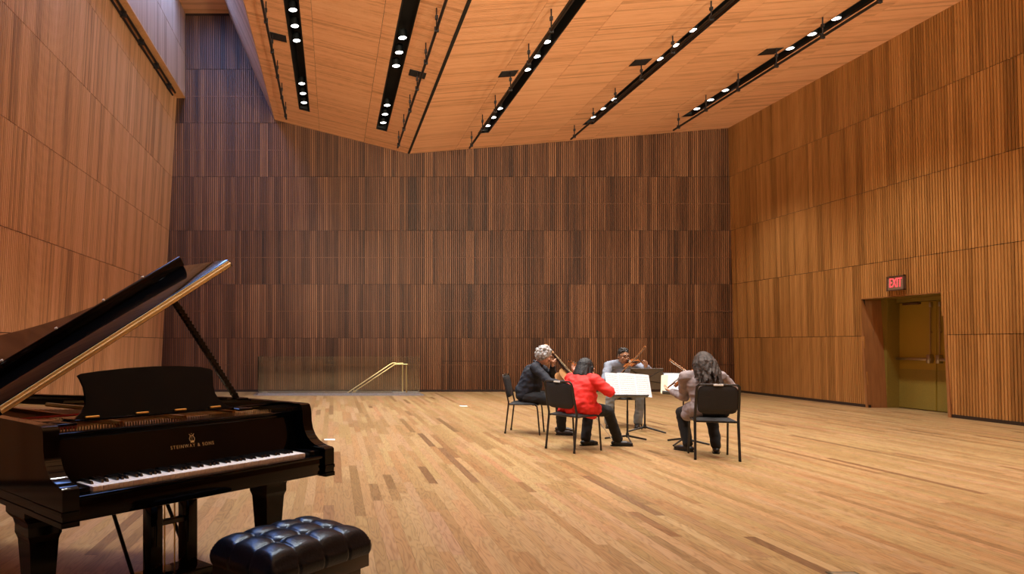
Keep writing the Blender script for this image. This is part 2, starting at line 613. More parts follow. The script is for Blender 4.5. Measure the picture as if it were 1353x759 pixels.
def text_mesh(s, size, depth, name, mat, parent=None, spacing=1.0):
    cu = bpy.data.curves.new('t', 'FONT')
    cu.body = s
    cu.size = size
    cu.extrude = depth
    cu.align_x = 'CENTER'
    cu.align_y = 'CENTER'
    cu.space_character = spacing
    cu.resolution_u = 3
    ob = bpy.data.objects.new('t', cu)
    C.objects.link(ob)
    dg = bpy.context.evaluated_depsgraph_get()
    me = bpy.data.meshes.new_from_object(ob.evaluated_get(dg))
    bpy.data.objects.remove(ob)
    bpy.data.curves.remove(cu)
    me.name = name
    me.materials.clear()
    me.materials.append(mat)
    return link(name, me, parent)


ORD = ['first', 'second', 'third', 'fourth', 'fifth', 'sixth', 'seventh', 'eighth', 'ninth', 'tenth', 'eleventh', 'twelfth',
       'thirteenth', 'fourteenth', 'fifteenth', 'sixteenth', 'seventeenth', 'eighteenth', 'nineteenth', 'twentieth']

# ------------------------------------------------------------------ the room: one profile, extruded along Y
D = 19.04                      # distance of the back wall
NEAR = -5.0                    # the hall goes on behind the camera
WL0, WL1 = V((-4.856, 0)), V((-4.39, 8.21))       # left wall foot and top (x, z): it leans into the room
WU = -4.117                    # upper left wall
ZTOP = 10.555
FA, FB = V((-2.89, 10.555)), V((-1.625, 7.60))    # side of the ceiling canopy
VA = V((2.11, 6.65))           # valley of the ceiling
RA, R0 = V((11.04, 7.37)), V((11.23, 0))          # right wall top and foot
ROW = 1.5


def xl(z):
    return WL0.x + (WL1.x - WL0.x) * z / WL1.y


def xr(z):
    return R0.x + (RA.x - R0.x) * z / RA.y


def tones(n, rng, spread=0.5, runs=(1, 2, 2, 3, 4), dev=0.17):
    """tones of neighbouring slats: blocks of a few alike, then a change"""
    out, cur, left = [], 0.5, 0
    for i in range(n):
        if left <= 0:
            cur = min(0.95, max(0.05, rng.gauss(0.5, dev)))
            left = rng.choice(runs)
        left -= 1
        out.append(min(1, max(0, cur + rng.gauss(0, 0.11 * spread * 2))))
    return out


def slat_panel(w, h, n, depth, gap, rng, name, mat, cut=None):
    """panel in local X (width) and Z (height), slats standing out along -Y; cut(x0, x1) gives the spans of z that stay"""
    mb = MB()
    p = w / n
    for i, t in enumerate(tones(n, rng)):
        x0, x1 = i * p + gap / 2, (i + 1) * p - gap / 2
        for z0, z1 in ([(0.006, h - 0.006)] if cut is None else cut(x0, x1)):
            if z1 - z0 > 0.02:
                mb.box((x0, -depth, z0), (x1, 0, z1), tint=t, skip=('+y',))
    return mb.mesh(name, mat)


rng = random.Random(5)
# ---- back wall
wb = MB()
wb.prism([(WL0.x - .3, -0.02), (R0.x + .3, -0.02), (R0.x + .3, 8.2), (-1.2, 8.2), (-1.2, 10.9), (WL0.x - .3, 10.9)], 0.2, 'XZ', D + 0.035)
wall_back = structure(wb.build('wall_back', M['dark_backing'], fix=True), 'dark brown slatted timber wall at the far end of the hall')
NB = 14
PWB = (R0.x - WL0.x) / NB
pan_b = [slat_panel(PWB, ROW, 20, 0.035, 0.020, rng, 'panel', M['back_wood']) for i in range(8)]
for row in range(8):
    for c in range(NB):
        x0 = WL0.x + c * PWB
        z0 = row * ROW
        if z0 > 6.2 and not (x0 < -1.2):
            if not (z0 < 7.4 and x0 + PWB > -1.0):
                continue
        if z0 > 8.2 and x0 > -1.7:
            continue
        me = rng.choice(pan_b)
        if row == 7:
            continue
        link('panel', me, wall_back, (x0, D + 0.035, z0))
# the removable lower panels keep a thin joint halfway up
jt = MB()
for (xa, xb, z) in ((585, 643, 0.85), (925, 972, 2.22), (925, 972, 0.75)):
    jt.box(((xa - CX) * D / F_PX, D - 0.004, z), ((xb - CX) * D / F_PX, D + 0.01, z + 0.014))
jt.box(((643 - CX) * D / F_PX, D - 0.004, 0.06), ((643 - CX) * D / F_PX + 0.014, D + 0.01, 0.86))
jt.build('panel_joint', M['dark_backing'], wall_back)
hl = MB()
for z in (0.75, 2.25, 3.75, 5.25, 6.75, 8.25):
    xb = R0.x if z < 6.5 else -1.4
    hl.box((WL0.x, D - 0.0015, z - 0.008), (xb, D + 0.02, z + 0.008))
hl.build('cross_batten', M['back_wood'], wall_back)['label'] = 'thin horizontal battens halfway up each row of panels'
structure(MB().box((WL0.x, D - 0.01, 0), (R0.x, D + 0.03, 0.06)).build('baseboard_back', M['base_shade']), 'dark base strip coloured as the shadow gap under the far wall')

# ---- left wall, leaning; panels are children that share its tilt
NS = 20
PWS = 24.0 / NS
tiltL = math.atan2(WL1.x - WL0.x, WL1.y)
ml = Matrix.Translation((WL0.x, D, 0)) @ Matrix.Rotation(tiltL, 4, 'Y') @ Matrix.Rotation(PI / 2, 4, 'Z')
pan_s = [slat_panel(PWS, ROW, 21, 0.03, 0.016, rng, 'panel', M['wall_wood']) for i in range(8)]
hL = math.hypot(WL1.x - WL0.x, WL1.y)
# local frame of a side wall: X runs along the wall away from the camera for the left, Y into the wall
wl = MB()
wl.box((-24.04, 0.0, -0.02), (0.06, 0.2, hL + 0.02))
wall_left = structure(wl.build('wall_left', M['dark_backing']), 'orange brown slatted timber wall leaning in on the left')
wall_left.matrix_world = Matrix.Translation((WL0.x, D, 0)) @ Matrix.Rotation(tiltL, 4, 'Y') @ Matrix.Rotation(PI / 2, 4, 'Z')
for row in range(6):
    h = min(ROW, hL - row * ROW)
    if h < ROW - 0.01:
        short = [slat_panel(PWS, h, 21, 0.03, 0.016, rng, 'panel', M['wall_wood']) for i in range(3)]
    for c in range(NS):
        me = rng.choice(pan_s if h > ROW - 0.01 else short)
        link('panel', me, wall_left, (-(c + 1) * PWS, 0.0, row * ROW))
structure(MB().box((WL0.x - 0.02, NEAR, 0), (WL0.x + 0.036, D, 0.06)).build('baseboard_left', M['base_shade']), 'dark base strip coloured as the shadow gap under the left wall')

# ---- soffit and upper left wall
sf = MB()
n = 18
for i in range(n):
    y0 = NEAR + i * (D - NEAR) / n
    sf.box((WL1.x - 0.1, y0, 8.19), (WU, y0 + (D - NEAR) / n - 0.006, 8.23), tint=rng.uniform(0.35, 0.65))
structure(sf.build('trim_1', M['wall_wood']), 'narrow timber soffit where the left wall steps in')
wu = MB().box((WU - 0.25, NEAR, 8.2), (WU - 0.03, D + 0.02, ZTOP + 0.1))
wall_lu = structure(wu.build('wall_left_upper', M['dark_backing']), 'bluish lit upper part of the left wall above the soffit')
pan_u = [slat_panel(PWS, 1.17, 21, 0.03, 0.012, rng, 'panel', M['upper_wood']) for i in range(4)]
for row in range(2):
    for c in range(NS):
        o = link('panel', rng.choice(pan_u), wall_lu, (WU - 0.03, D - (c + 1) * PWS, 8.21 + row * 1.175))
        o.rotation_euler = (0, 0, PI / 2)
# ---- upper ceiling over the slot, with its skylight
uc = MB()
for i in range(12):
    y0 = D - 1.5 + i * 0.125
    uc.box((WU - 0.05, y0, ZTOP), (FA.x + 0.1, y0 + 0.118, ZTOP + 0.06), tint=rng.uniform(0.3, 0.7))
uc.box((WU - 0.05, NEAR, ZTOP), (FA.x + 0.1, 2.5, ZTOP + 0.06))
structure(uc.build('ceiling_upper', M['ceiling_wood']), 'timber ceiling high above the slot at the upper left')
sky = MB()
structure(MB().box((WU - 0.02, 2.5, ZTOP + 0.02), (FA.x + 0.02, D - 1.5, ZTOP + 0.05)).build('window_1', M['sky_pane']), 'long daylit skylight pane over the slot between wall and canopy')

# ---- right wall with the door opening
pan_r = [slat_panel(PWS, ROW, 21, 0.024, 0.017, rng, 'panel', M['right_wood_shaded']) for i in range(8)]
hR = math.hypot(RA.x - R0.x, RA.y)
tiltR = math.atan2(R0.x - RA.x, RA.y)
OPEN = [(14.44, 12.52), (14.27, 12.40)]        # far and near edge of the opening: at its head, at the floor
OPEN_H = 2.27
DX = 0.62                                       # depth of the door recess


def open_span(z):
    t = min(1, max(0, z / OPEN_H))
    return (OPEN[1][0] + (OPEN[0][0] - OPEN[1][0]) * t, OPEN[1][1] + (OPEN[0][1] - OPEN[1][1]) * t)


MR = Matrix.Translation((R0.x, NEAR, 0)) @ Matrix.Rotation(-tiltR, 4, 'Y') @ Matrix.Rotation(-PI / 2, 4, 'Z')
# local X of the right wall runs from y = NEAR towards... -PI/2 about Z sends local X to -Y, so start at the far end
MR = Matrix.Translation((R0.x, D, 0)) @ Matrix.Rotation(-tiltR, 4, 'Y') @ Matrix.Rotation(-PI / 2, 4, 'Z')
wr = MB()
far_t, far_b, near_t, near_b = D - OPEN[0][0], D - OPEN[1][0], D - OPEN[0][1], D - OPEN[1][1]
for poly in ([(-0.1, -0.02), (far_b, -0.02), (far_t, OPEN_H), (far_t, hR + .3), (-0.1, hR + .3)],
             [(far_t, OPEN_H), (near_t, OPEN_H), (near_t, hR + .3), (far_t, hR + .3)],
             [(near_b, -0.02), (24.04, -0.02), (24.04, hR + .3), (near_t, hR + .3), (near_t, OPEN_H)]):
    wr.prism(poly, 0.08, 'XZ', 0.0)
wall_right = structure(wr.build('wall_right', M['dark_backing'], fix=True), 'brown slatted timber wall on the right with a recessed doorway')
wall_right.matrix_world = MR
for row in range(5):
    z0 = row * ROW
    h = min(ROW, hR + 0.06 - z0)
    if h < ROW - 0.01:
        short = [slat_panel(PWS, h, 21, 0.024, 0.017, rng, 'panel', M['right_wood_shaded']) for i in range(4)]
    for c in range(NS):
        zz = z0
        ya, yb = c * PWS, (c + 1) * PWS
        if row < 2 and yb > far_t - 0.05 and ya < near_b + 0.05:
            def cut(x0, x1, ya=ya, zz=zz, h=h):
                spans = []
                top = h - 0.006
                xm = ya + (x0 + x1) / 2
                # z at which the slat is inside the opening
                tf = (xm - far_b) / (far_t - far_b) if far_t != far_b else 0
                inside = [z for z in [k * 0.01 for k in range(0, 228)] if (D - open_span(z)[0]) < xm < (D - open_span(z)[1])]
                if not inside:
                    return [(0.006, top)]
                a, b = min(inside) - zz, max(inside) + 0.02 - zz
                if a > 0.006:
                    spans.append((0.006, min(a, top)))
                if b < top:
                    spans.append((max(b, 0.006), top))
                return spans
            me = slat_panel(PWS, h, 21, 0.024, 0.017, rng, 'panel', M['right_wood_shaded'], cut)
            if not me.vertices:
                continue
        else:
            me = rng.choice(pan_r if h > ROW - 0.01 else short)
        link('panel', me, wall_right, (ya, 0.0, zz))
bb = MB()
bb.box((R0.x - 0.036, OPEN[1][0], 0), (R0.x + 0.02, D, 0.06))
bb.box((R0.x - 0.036, NEAR, 0), (R0.x + 0.02, OPEN[1][1], 0.06))
structure(bb.build('baseboard_right', M['base_shade']), 'dark base strip coloured as the shadow gap under the right wall')

# ---- door recess: far jamb, near jamb, head, frame
xi, xd = R0.x - 0.06, R0.x + DX
jm = MB()
for k in range(4):
    xa = xi + 0.0 + k * 0.105
    jm.add([(xa, OPEN[1][0], 0), (xa + 0.103, OPEN[1][0], 0), (xa + 0.103, OPEN[0][0], OPEN_H), (xa, OPEN[0][0], OPEN_H),
            (xa, OPEN[1][0] + .05, 0), (xa + 0.103, OPEN[1][0] + .05, 0), (xa + 0.103, OPEN[0][0] + .05, OPEN_H), (xa, OPEN[0][0] + .05, OPEN_H)],
           [(0, 1, 2, 3), (7, 6, 5, 4), (0, 4, 5, 1), (2, 6, 7, 3), (0, 3, 7, 4), (1, 5, 6, 2)], tint=0.4 + 0.05 * k)
jm.add([(xi, OPEN[1][1], 0), (xd, OPEN[1][1], 0), (xd, OPEN[0][1], OPEN_H), (xi, OPEN[0][1], OPEN_H),
        (xi, OPEN[1][1] - .05, 0), (xd, OPEN[1][1] - .05, 0), (xd, OPEN[0][1] - .05, OPEN_H), (xi, OPEN[0][1] - .05, OPEN_H)],
       [(3, 2, 1, 0), (4, 5, 6, 7), (1, 5, 4, 0), (3, 7, 6, 2), (4, 7, 3, 0), (2, 6, 5, 1)])
structure(jm.build('trim_2', M['jamb_wood'], fix=True), 'timber lined sides of the recessed doorway')
fr = MB()
fr.box((xi + 0.42, 14.28, 0), (xd + 0.1, 14.50, 2.3))
fr.box((xi + 0.005, 12.3, OPEN_H), (xd + 0.1, 14.6, OPEN_H + 0.06))
fr.box((xd - 0.06, 12.36, OPEN_H - 0.08), (xd + 0.1, 14.45, OPEN_H))
fr.box((xd - 0.06, 14.36, 0), (xd + 0.1, 14.42, OPEN_H))
fr.box((xd + 0.06, 12.2, 0), (xd + 0.1, 14.6, OPEN_H))
structure(fr.build('trim_3', M['door_frame']), 'olive metal door frame and head lining in the doorway recess')
structure(MB().box((R0.x - 0.08, 12.2, OPEN_H + 0.002), (R0.x - 0.06, 14.6, OPEN_H + 0.02)).build('trim_5', M['jamb_wood']), 'thin timber edge along the head of the doorway')


def door_leaf(y0, y1, hinge_far, name, label):
    root = structure(MB().bbox((xd, y0 + 0.004, 0.015), (xd + 0.045, y1 - 0.004, OPEN_H - 0.085), 0.004).build(name, M['door']), label)
    lo = MB().box((xd - 0.004, y0 + 0.012, 0.02), (xd + 0.001, y1 - 0.012, 0.82))
    lo.build('kick_plate', M['bronze'], root)['label'] = 'dull bronze kick plate on the lower half'
    root.children[0].data.materials[0] = M['door_frame']
    ym = y0 + 0.10 if hinge_far else y1 - 0.10      # edge where the two leaves meet
    b = MB()
    b.bbox((xd - 0.075, y0 + 0.05, 1.0), (xd - 0.045, y1 - 0.05, 1.055), 0.008)
    b.box((xd - 0.05, y0 + 0.05, 1.005), (xd, y0 + 0.09, 1.05))
    b.box((xd - 0.05, y1 - 0.09, 1.005), (xd, y1 - 0.05, 1.05))
    b.build('push_bar', M['steel'], root, smooth=True)
    MB().bbox((xd - 0.09, ym - 0.04, 0.95), (xd, ym + 0.04, 1.12), 0.015).build('latch_case', M['steel'], root, smooth=True)
    r = MB()
    r.tube([(xd - 0.035, ym, 1.1), (xd - 0.035, ym, 2.08)], 0.012)
    r.box((xd - 0.035, ym - 0.015, 1.55), (xd, ym + 0.015, 1.58))
    r.build('latch_rod', M['bronze'], root, smooth=True)
    MB().bbox((xd - 0.05, ym - 0.022, 2.06), (xd, ym + 0.022, 2.16), 0.012).build('top_latch', M['steel'], root, smooth=True)
    return root


d1 = door_leaf(13.405, 14.36, True, 'door_1', 'olive gold door leaf farther from the camera, with push bar')
d2 = door_leaf(12.40, 13.395, False, 'door_2', 'olive gold door leaf nearer the camera, half hidden by the jamb')
MB().bbox((xd - 0.06, 13.75, 2.135), (xd, 14.15, 2.175), 0.01).build('door_closer', M['sign_frame'], d1)

# ---- exit sign, let into the right wall above the doorway
sz, sy = 2.535, 13.48
sign = thing('exit_sign', 'red lettered EXIT sign in a dark frame above the doorway', 'sign', (xr(sz) - 0.03, sy, sz))
s = MB()
for a, b, c, d in ((-.21, .21, .125, .145), (-.21, .21, -.145, -.125), (-.21, -.19, -.145, .145), (.19, .21, -.145, .145)):
    s.box((-0.04, a, c), (0.0, b, d))
s.build('frame', M['sign_frame'], sign)
MB().box((-0.025, -.20, -.135), (0.0, .20, .135)).build('face', M['sign_face'], sign)
tx = text_mesh('EXIT', 0.235, 0.004, 'lettering', M['sign_red'], sign, 0.95)
tx.rotation_euler = Euler((PI / 2, 0, -PI / 2))
tx.scale = (0.66, 1.12, 1)
tx.location = (-0.03, 0.0, 0.0)
tx['label'] = 'glowing red capital letters'

# ---- rear wall, behind the camera
structure(MB().box((-5.2, NEAR - 0.2, 0), (11.6, NEAR, 10.9)).build('wall_rear', M['jamb_wood']), 'plain timber wall behind the camera closing the hall')

# ---- floor: strips of oak running away from the camera
HOLE = (-1.80, 1.62, 17.78, 18.86)
fl = MB()
fx0, fx1 = WL0.x - 0.2, R0.x + DX + 0.1
for lo, hi in (((fx0, NEAR), (fx1, HOLE[2])), ((fx0, HOLE[3]), (fx1, D + 0.1)), ((fx0, HOLE[2]), (HOLE[0], HOLE[3])), ((HOLE[1], HOLE[2]), (fx1, HOLE[3]))):
    fl.box((lo[0], lo[1], -0.12), (hi[0], hi[1], -0.006))
floor = structure(fl.build('floor', M['subfloor']), 'pale oak strip floor of the hall')
BW = 0.083
boards = []
rf = random.Random(21)
k = 0
x = fx0
while x < fx1:
    y = NEAR - rf.uniform(0, 1.5)
    while y < D:
        L = rf.choice([0.45, 0.7, 0.9, 1.1, 1.3, 1.6, 1.9, 2.2])
        t = rf.random()
        t = 0.28 + 0.72 * t if rf.random() < 0.88 else 0.04 + 0.3 * t
        boards.append((x, max(y, NEAR), min(y + L, D), t))
        y += L
    x += BW


def board_boxes(b):
    x, y0, y1, t = b
    hx0, hx1, hy0, hy1 = HOLE
    if x + BW > hx0 and x < hx1 and y1 > hy0 and y0 < hy1:
        return [(x, a, c, t) for a, c in ((y0, hy0), (hy1, y1)) if c - a > 0.02]
    return [b]


def seen(b):
    """how much of the picture a board takes"""
    x, y0, y1, t = b
    ym = (y0 + y1) / 2
    if y0 < 3.3:
        return 0
    px, py = CX + (x + BW / 2) / ym * F_PX, CY + H / ym * F_PX
    if px < 0 or px > 1353 or py > 775:
        return 0
    if px < 400 and py > 560:
        return 0
    return BW * (y1 - y0) / ym ** 3


boards = [q for b in boards for q in board_boxes(b) if q[2] - q[1] > 0.02]
boards.sort(key=seen, reverse=True)


def add_board(mb, b, ox=0.0, oy=0.0):
    x, y0, y1, t = b
    g = 0.0003
    dz = 0.0
    mb.box((x + g - ox, y0 + g - oy, -0.008), (x + BW - g - ox, y1 - g - oy, dz), tint=t, skip=('-z',))


for b in boards[:300]:
    mb = MB()
    add_board(mb, b, b[0], b[1])
    link('floor_board', mb.mesh('floor_board', M['floor']), floor, (b[0], b[1], 0))
mb = MB()
for b in boards[300:]:
    add_board(mb, b)
rest = mb.build('floor_boards', M['floor'], floor)
rest['kind'] = 'stuff'

# ---- floor boxes
for i, (px, py, w, d, lab) in enumerate(((435.5, 581.5, 0.15, 0.11, 'small white floor plate just behind the piano keyboard end'),
                                         (612.5, 537, 0.16, 0.17, 'small white floor plate out on the open floor left of the players'),
                                         (942, 583, 0.07, 0.07, 'small white floor plate under the rightmost chair'))):
    Z = H * F_PX / (py - CY)
    c = P(px, py, Z)
    o = MB().bbox((-w / 2, -d / 2, 0), (w / 2, d / 2, 0.004), 0.002).build('floor_plate', M['white_plate'])
    o.location = (c.x, c.y, 0.0)
    tag(o, lab, 'floor plate')
c = P(1124, 763, H * F_PX / (763 - CY))
fb = thing('floor_plate', 'dark green metal floor plate at the bottom edge right of centre', 'floor plate', (c.x, c.y, 0))
MB().bbox((-0.085, -0.085, 0), (0.085, 0.085, 0.003), 0.001).build('rim', M['dark_plate'], fb)
MB().bbox((-0.07, -0.07, 0.003), (0.07, 0.07, 0.005), 0.001).build('cover', M['plate_cover'], fb)

# ------------------------------------------------------------------ added unseen fill lights, turned up to brighten ceiling and walls
for i, fx in enumerate((1.2, 3.8, 6.4, 9.0)):
    t = thing('fill_light', 'added fill light on the rear wall behind the camera, %s from the left' % ORD[i], 'light', (fx, NEAR + 0.35, 2.9), 0, 'added fill lights on the rear wall')
    t.rotation_euler = (PI / 2 + math.radians(22), 0, 0)
    MB().bbox((-.16, -.12, -.02), (.16, .12, .16), 0.01).build('housing', M['pipe_black'], t)
    MB().box((-.14, -.10, -.024), (.14, .10, -.018)).build('lens', M['lamp'], t)
    MB().tube([(-.18, 0, .06), (-.18, 0, .30), (.18, 0, .30), (.18, 0, .06)], .012, 6).build('yoke', M['pipe_black'], t)
    ld = bpy.data.lights.new('fill_spot', 'SPOT')
    ld.energy = FILL_POWER
    ld.color = FILL_COLOR
    ld.spot_size = math.radians(64)
    ld.spot_blend = 0.8
    ld.shadow_soft_size = 0.15
    lo = bpy.data.objects.new('bulb', ld)
    C.objects.link(lo)
    lo.parent = t
    lo.location = (0, 0, -.05)

# ------------------------------------------------------------------ stairwell with glass balustrade
hx0, hx1, hy0, hy1 = HOLE
st = MB()
st.box((hx0 - 0.1, hy0 - 0.1, -2.6), (hx0, hy1 + 0.1, -0.02))
st.box((hx0, hy0 - 0.1, -2.6), (hx1, hy0, -0.02))
st.box((hx0, hy1, -2.6), (hx1, hy1 + 0.1, -0.02))
st.box((hx0, hy0, -2.7), (hx1, hy1, -2.6))
structure(st.build('stairwell', M['stair']), 'dark stairwell walls below the floor opening')
stair = thing('staircase', 'stair going down to the left behind the glass balustrade', 'stairs', (hx1, (hy0 + hy1) / 2, 0))
for k in range(12):
    MB().bbox((-(k + 1) * 0.27, -(hy1 - hy0) / 2 + 0.01, -0.17 * (k + 1) - 0.05), (-k * 0.27, (hy1 - hy0) / 2 - 0.01, -0.17 * (k + 1)), 0.006).build('step', M['stair'], stair)
kb = MB()
gx0, gx1, gy = (341 - CX) * 17.62 / F_PX, (555 - CX) * 17.62 / F_PX, 17.62
kb.box((gx0 - 0.12, gy - 0.06, 0), (gx1 + 0.1, hy0, 0.022))
kb.box((gx0 - 0.12, hy1, 0), (gx1 + 0.1, hy1 + 0.06, 0.022))
kb.box((gx0 - 0.12, hy0, 0), (hx0, hy1, 0.022))
kb.box((hx1, hy0, 0), (gx1 + 0.1, hy1, 0.022))
tag(kb.build('kerb', M['kerb']), 'grey metal kerb around the stair opening', 'kerb')
bal = thing('balustrade', 'low clear glass balustrade around the stair opening', 'balustrade', (gx0, gy, 0.022))
MB().box((0, 0, 0), (gx1 - gx0, 0.015, 0.985)).build('glass_pane', M['glass'], bal)
MB().box((0, 0.02, 0), (0.015, hy1 - gy, 0.985)).build('glass_pane', M['glass'], bal)
sh = MB()
sh.box((-0.01, -0.012, 0), (gx1 - gx0 + 0.01, -0.002, 0.05))
sh.box((-0.01, 0.017, 0), (gx1 - gx0 + 0.01, 0.027, 0.05))
sh.build('glass_shoe', M['kerb'], bal)
for yy, lab in ((hy0 + 0.04, 'brass handrail on the near side of the stair'), (hy1 - 0.05, 'brass handrail on the far side of the stair')):
    x_post = (537 - CX) * 17.82 / F_PX
    x_bend = (522 - CX) * 17.82 / F_PX
    x_low = (463 - CX) * 17.82 / F_PX
    zt = 0.78
    hr = thing('handrail', lab, 'handrail', (x_post, yy, 0.022))
    dx1, dx2 = x_bend - x_post, x_low - x_post
    sl = zt / (dx1 - dx2)
    MB().tube([(0.02, 0, zt), (dx1, 0, zt), (dx2, 0, 0.0), (dx2 - 0.9, 0, -0.9 * sl)], 0.026, 8, flat=0.6).build('rail', M['rail_brass'], hr, smooth=True)
    MB().tube([(0, 0, 0), (0, 0, zt)], 0.018).build('post', M['rail_brass'], hr, smooth=True)
    xm = dx1 - 0.70 / sl * 1.0
    MB().tube([(xm, 0, -0.02), (xm, 0, zt + (xm - dx1) * sl)], 0.014).build('post', M['rail_brass'], hr, smooth=True)

# ------------------------------------------------------------------ ceiling canopy
def strip_panel(w, d, rng, name):
    """ceiling panel in local X (across) and Y (depth); boards run across"""
    mb = MB()
    n = max(4, int(round(d / 0.052)))
    p = d / n
    for i, t in enumerate(tones(n, rng, 0.4, (1, 1, 1, 2), 0.13)):
        mb.box((0.004, i * p + 0.004, -0.012), (w - 0.004, (i + 1) * p - 0.004, 0.0), tint=t, skip=('+z',))
    return mb.mesh(name, M['ceiling_wood'])


SLOT_END, SLOT_W = 17.6, 0.25
rc = random.Random(8)
lamp_places = []


def ceiling_plane(a, b, nstrip, slotted, first_slot, label, shift):
    L = (b - a).length
    ang = math.atan2(b.y - a.y, b.x - a.x)
    mb = MB()
    sw = L / nstrip
    # backing, open over the slots
    edges = [0.0]
    mid = {s: (s + 0.5) * sw + dx for s, dx in zip(slotted, shift)}
    for s in slotted:
        edges += [mid[s] - SLOT_W / 2, mid[s] + SLOT_W / 2]
    edges.append(L)
    for i in range(0, len(edges), 2):
        mb.box((edges[i], NEAR, 0.001), (edges[i + 1], SLOT_END, 0.03))
    mb.box((0, SLOT_END, 0.001), (L, D + 0.02, 0.03))
    ce = structure(mb.build('ceiling', M['ceiling_backing']), label)
    ce.matrix_world = Matrix.Translation((a.x, 0, a.y)) @ Matrix.Rotation(-ang, 4, 'Y')
    nb = 11
    bay = (SLOT_END - NEAR) / nb
    full = [strip_panel(sw, bay, rc, 'panel') for _ in range(5)]
    end = [strip_panel(sw, D - SLOT_END, rc, 'panel') for _ in range(4)]
    half = {}
    for s in slotted:
        half[s, 0] = [strip_panel(mid[s] - SLOT_W / 2 - s * sw, bay, rc, 'panel') for _ in range(4)]
        half[s, 1] = [strip_panel((s + 1) * sw - mid[s] - SLOT_W / 2, bay, rc, 'panel') for _ in range(4)]
    for s in range(nstrip):
        link('panel', rc.choice(end), ce, (s * sw, SLOT_END, 0))
        for k in range(nb):
            y0 = NEAR + k * bay
            if s in slotted:
                link('panel', rc.choice(half[s, 0]), ce, (s * sw, y0, 0))
                link('panel', rc.choice(half[s, 1]), ce, (mid[s] + SLOT_W / 2, y0, 0))
            else:
                link('panel', rc.choice(full), ce, (s * sw, y0, 0))
    for j, s in enumerate(slotted):
        x0 = mid[s] - SLOT_W / 2
        m = MB()
        m.box((x0 - 0.02, NEAR, -0.014), (x0, SLOT_END, 0.30))
        m.box((x0 + SLOT_W, NEAR, -0.014), (x0 + SLOT_W + 0.02, SLOT_END, 0.30))
        m.box((x0, NEAR, 0.28), (x0 + SLOT_W, SLOT_END, 0.30))
        m.box((x0 - 0.02, SLOT_END, -0.014), (x0 + SLOT_W + 0.02, SLOT_END + 0.02, 0.30))
        m.build('slot', M['slot_black'], ce)['label'] = 'black recessed light slot running the length of the ceiling'
        lamp_places.append((first_slot + j, ce.matrix_world.copy(), x0 + SLOT_W / 2 - (0.05 if first_slot + j == 3 else 0), ang))
    return ce, sw


ce1, sw1 = ceiling_plane(FB, VA, 3, (0, 2), 0, 'left slope of the orange timber ceiling canopy', (0.28, -0.24))
ce2, sw2 = ceiling_plane(VA, RA, 7, (1, 3, 5), 2, 'broad right slope of the orange timber ceiling canopy', (-0.15, 0.0, 0.0))
structure(MB().box((VA.x - 0.035, NEAR, VA.y - 0.012), (VA.x + 0.03, D - 0.02, VA.y + 0.02)).build('trim_4', M['slot_black']), 'black strip along the fold of the ceiling canopy')
# side of the canopy, sloping up to the slot
fd = FA - FB
fang = math.atan2(fd.y, fd.x)
side = MB()
nside = [fd.length * k / 2 for k in range(3)]
cs = MB().box((0, NEAR, -0.06), (fd.length, D + 0.02, -0.005))
canopy_side = structure(cs.build('ceiling_side', M['ceiling_backing']), 'bluish lit timber side of the canopy facing the left wall')
canopy_side.matrix_world = Matrix.Translation((FB.x, 0, FB.y)) @ Matrix.Rotation(-fang, 4, 'Y')
pan_f = []
for _ in range(4):
    mb = MB()
    for i, t in enumerate(tones(26, rc)):
        w = fd.length / 2
        mb.box((0.004, i * 2.4 / 26 + 0.003, -0.005), (w - 0.004, (i + 1) * 2.4 / 26 - 0.003, 0.012), tint=t, skip=('-z',))
    pan_f.append(mb.mesh('panel', M['upper_wood']))
for k in range(10):
    for r in range(2):
        link('panel', rc.choice(pan_f), canopy_side, (r * fd.length / 2, D - (k + 1) * 2.4, 0))

# ------------------------------------------------------------------ downlights in the slots
lamp_proto = None
SLOT_NAMES = ['leftmost', 'second', 'middle', 'fourth', 'rightmost']
hous = MB().lathe([(0.045, 0.16), (0.078, 0.13), (0.082, 0.02), (0.082, 0.0), (0.074, 0.0), (0.070, 0.012)], 20).mesh('housing', M['slot_black'], smooth=True)
lens = MB().lathe([(0.0005, 0.016), (0.070, 0.012), (0.074, 0.004), (0.06, -0.004), (0.0005, -0.008)], 20).mesh('lens', M['lamp'], smooth='all')
lamp_light = bpy.data.lights.new('downlight', 'SPOT')
lamp_light.energy = LAMP_POWER
lamp_light.color = LAMP_COLOR
lamp_light.spot_size = LAMP_CONE
lamp_light.spot_blend = 0.7
lamp_light.shadow_soft_size = 0.07
for slot, mw, xs, ang in lamp_places:
    k = 0
    for g in range(4):
        for q in range(3):
            y = 17.13 - g * 3.5 - q * 0.625
            pos = mw @ V((xs, y, 0.02))
            lab = 'round white downlight in the %s black ceiling slot, %s from the far wall' % (SLOT_NAMES[slot], ORD[k])
            t = thing('downlight', lab, 'light', pos, 0, 'downlights in the ceiling slots')
            link('housing', hous, t)
            link('lens', lens, t)
            lo = bpy.data.objects.new('bulb', lamp_light)
            C.objects.link(lo)
            lo.parent = t
            lo.location = (0, 0, -0.03)
            k += 1


